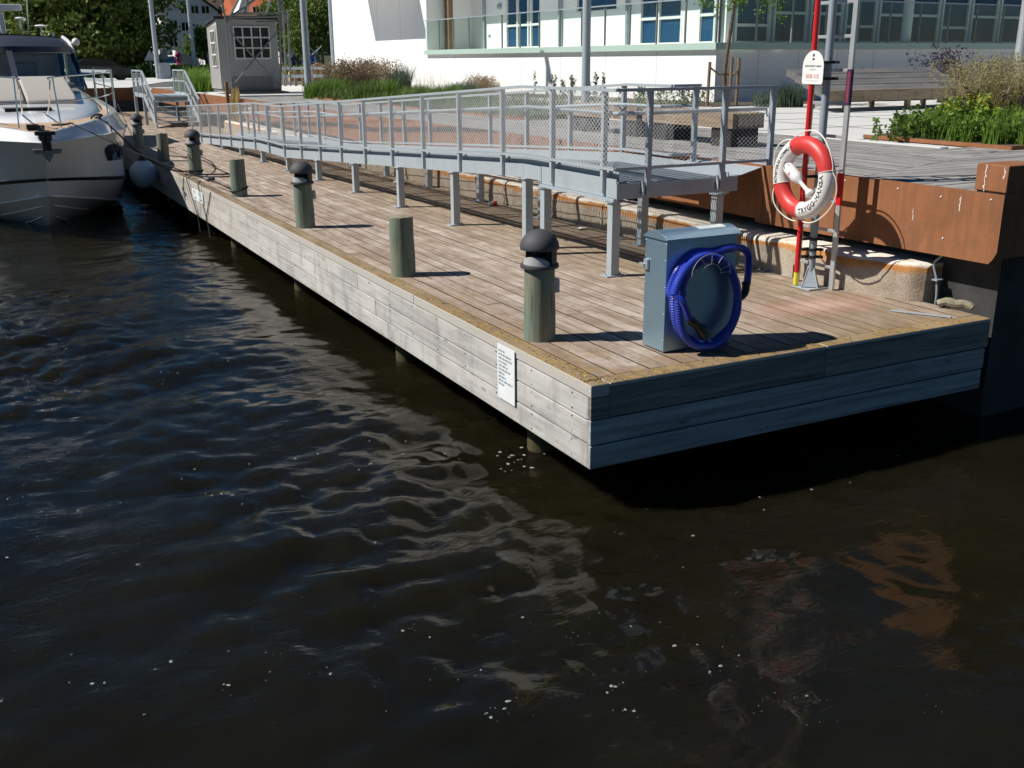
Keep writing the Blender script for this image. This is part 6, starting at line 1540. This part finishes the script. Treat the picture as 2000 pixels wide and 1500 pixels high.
# small signs
def warn(px, py, Yv, label, kind):
    p = at(px, py, 1, Yv); t = thing('road_sign', label, 'sign', (float(p[0]), Yv, .96)); m = MB(); m.tube([(0, 0, 0), (0, 0, p[2]-.96)], .035, 6); m.build('post', M['galv_dk'], t, world=False)
    m = MB(); z = p[2]-.96
    if kind: m.prism([(-.45, z-.3), (.45, z-.3), (0, z+.5)], -.05, -.03, 1)
    else: m.bar((-.5, -.04, z-.4), (.5, -.04, z+.4), .03, .16, up=(0, 1, 0)); m.bar((-.5, -.05, z+.4), (.5, -.05, z-.4), .03, .16, up=(0, 1, 0))
    m.build('plate', M['galv_dk'], t, world=False)
warn(320, 108, 84, 'triangular road sign seen from behind at the foot of the path', True)
warn(615, 102, 66, 'crossed rail crossing sign seen from behind near the white building', False)
warn(293, 110, 80, 'triangular road sign next to the far lamp post with the box', True)
# wooden posts and rails right of the hut
t = thing('timber_rail_fence', 'low timber and metal fence between the crane hut and the pale lamp post', 'fence', (8.5, 42, .98))
for px_ in (556, 577, 592, 612, 628): 
    p = at(px_, 150, 1, 44); m = MB(); m.box((p[0]-.06, 43.95, .95), (p[0]+.06, 44.07, 1.9)); m.build('post', M['stake'], t)
m = MB(); a_ = at(552, 150, 1, 44); c_ = at(634, 150, 1, 44); m.box((a_[0], 43.9, 1.72), (c_[0], 43.94, 1.84)); m.box((a_[0], 43.9, 1.35), (c_[0], 43.94, 1.5)); m.build('rail', M['galv_dk'], t)

# ================================================================== FOAM FLECKS
m = MB(); rg = random.Random(11)
def fleck(x, y, r):
    if x > -.1 and y > -.1: 
        pass
    n = 9; a0_ = rg.random()*6.28; st2 = rg.uniform(1, 1.9); ca, sa = math.cos(a0_), math.sin(a0_); pts = []
    for k in range(n):
        q = 6.283*k/n; rr_ = r*rg.uniform(.75, 1.2); u_, v_ = math.cos(q)*rr_*st2, math.sin(q)*rr_; pts.append((x+u_*ca-v_*sa, y+u_*sa+v_*ca))
    i_ = int(round((x-x0)/st)); j_ = int(round((y-y0)/st)); z = Z[j_, i_] if 0 <= j_ < ny and 0 <= i_ < nx else WZ
    z += .006; m.add([(x, y, z+.004)]+[(a, b_, z) for a, b_ in pts], [(0, k+1, (k+1) % n+1) for k in range(n)])
cnt = 0
while cnt < 380:
    px_ = rg.uniform(0, 1500) if rg.random() < .8 else rg.uniform(1200, 2000); py_ = 520+900*rg.random()**1.4
    p = at(px_, py_, 2, WZ)
    if p[0] > 0 and p[1] > 0: cnt += .3; continue
    dens = math.exp(-((math.sin(p[0]*1.1+p[1]*1.9+.8*math.sin(p[0]*1.7))-.75)/.45)**2)+.35*math.exp(-((math.sin(p[0]*2.3-p[1]*.7)-.8)/.3)**2)
    if rg.random() > dens+.06: continue
    n_ = 1 if rg.random() < .7 else rg.randint(2, 5)
    for q in range(n_): fleck(float(p[0])+(rg.gauss(0, .05) if q else 0), float(p[1])+(rg.gauss(0, .03) if q else 0), .0016+.0088*rg.random()**4.2); cnt += 1
for _ in range(16): fleck(.05+rg.gauss(0, .12), 1.15+rg.gauss(0, .12), rg.choice((.006, .01, .014)))
fo = m.build('foam', M['foam'], recalc=False); tag(fo, 'small pale foam flecks scattered over the dark water', 'foam', kind='stuff')
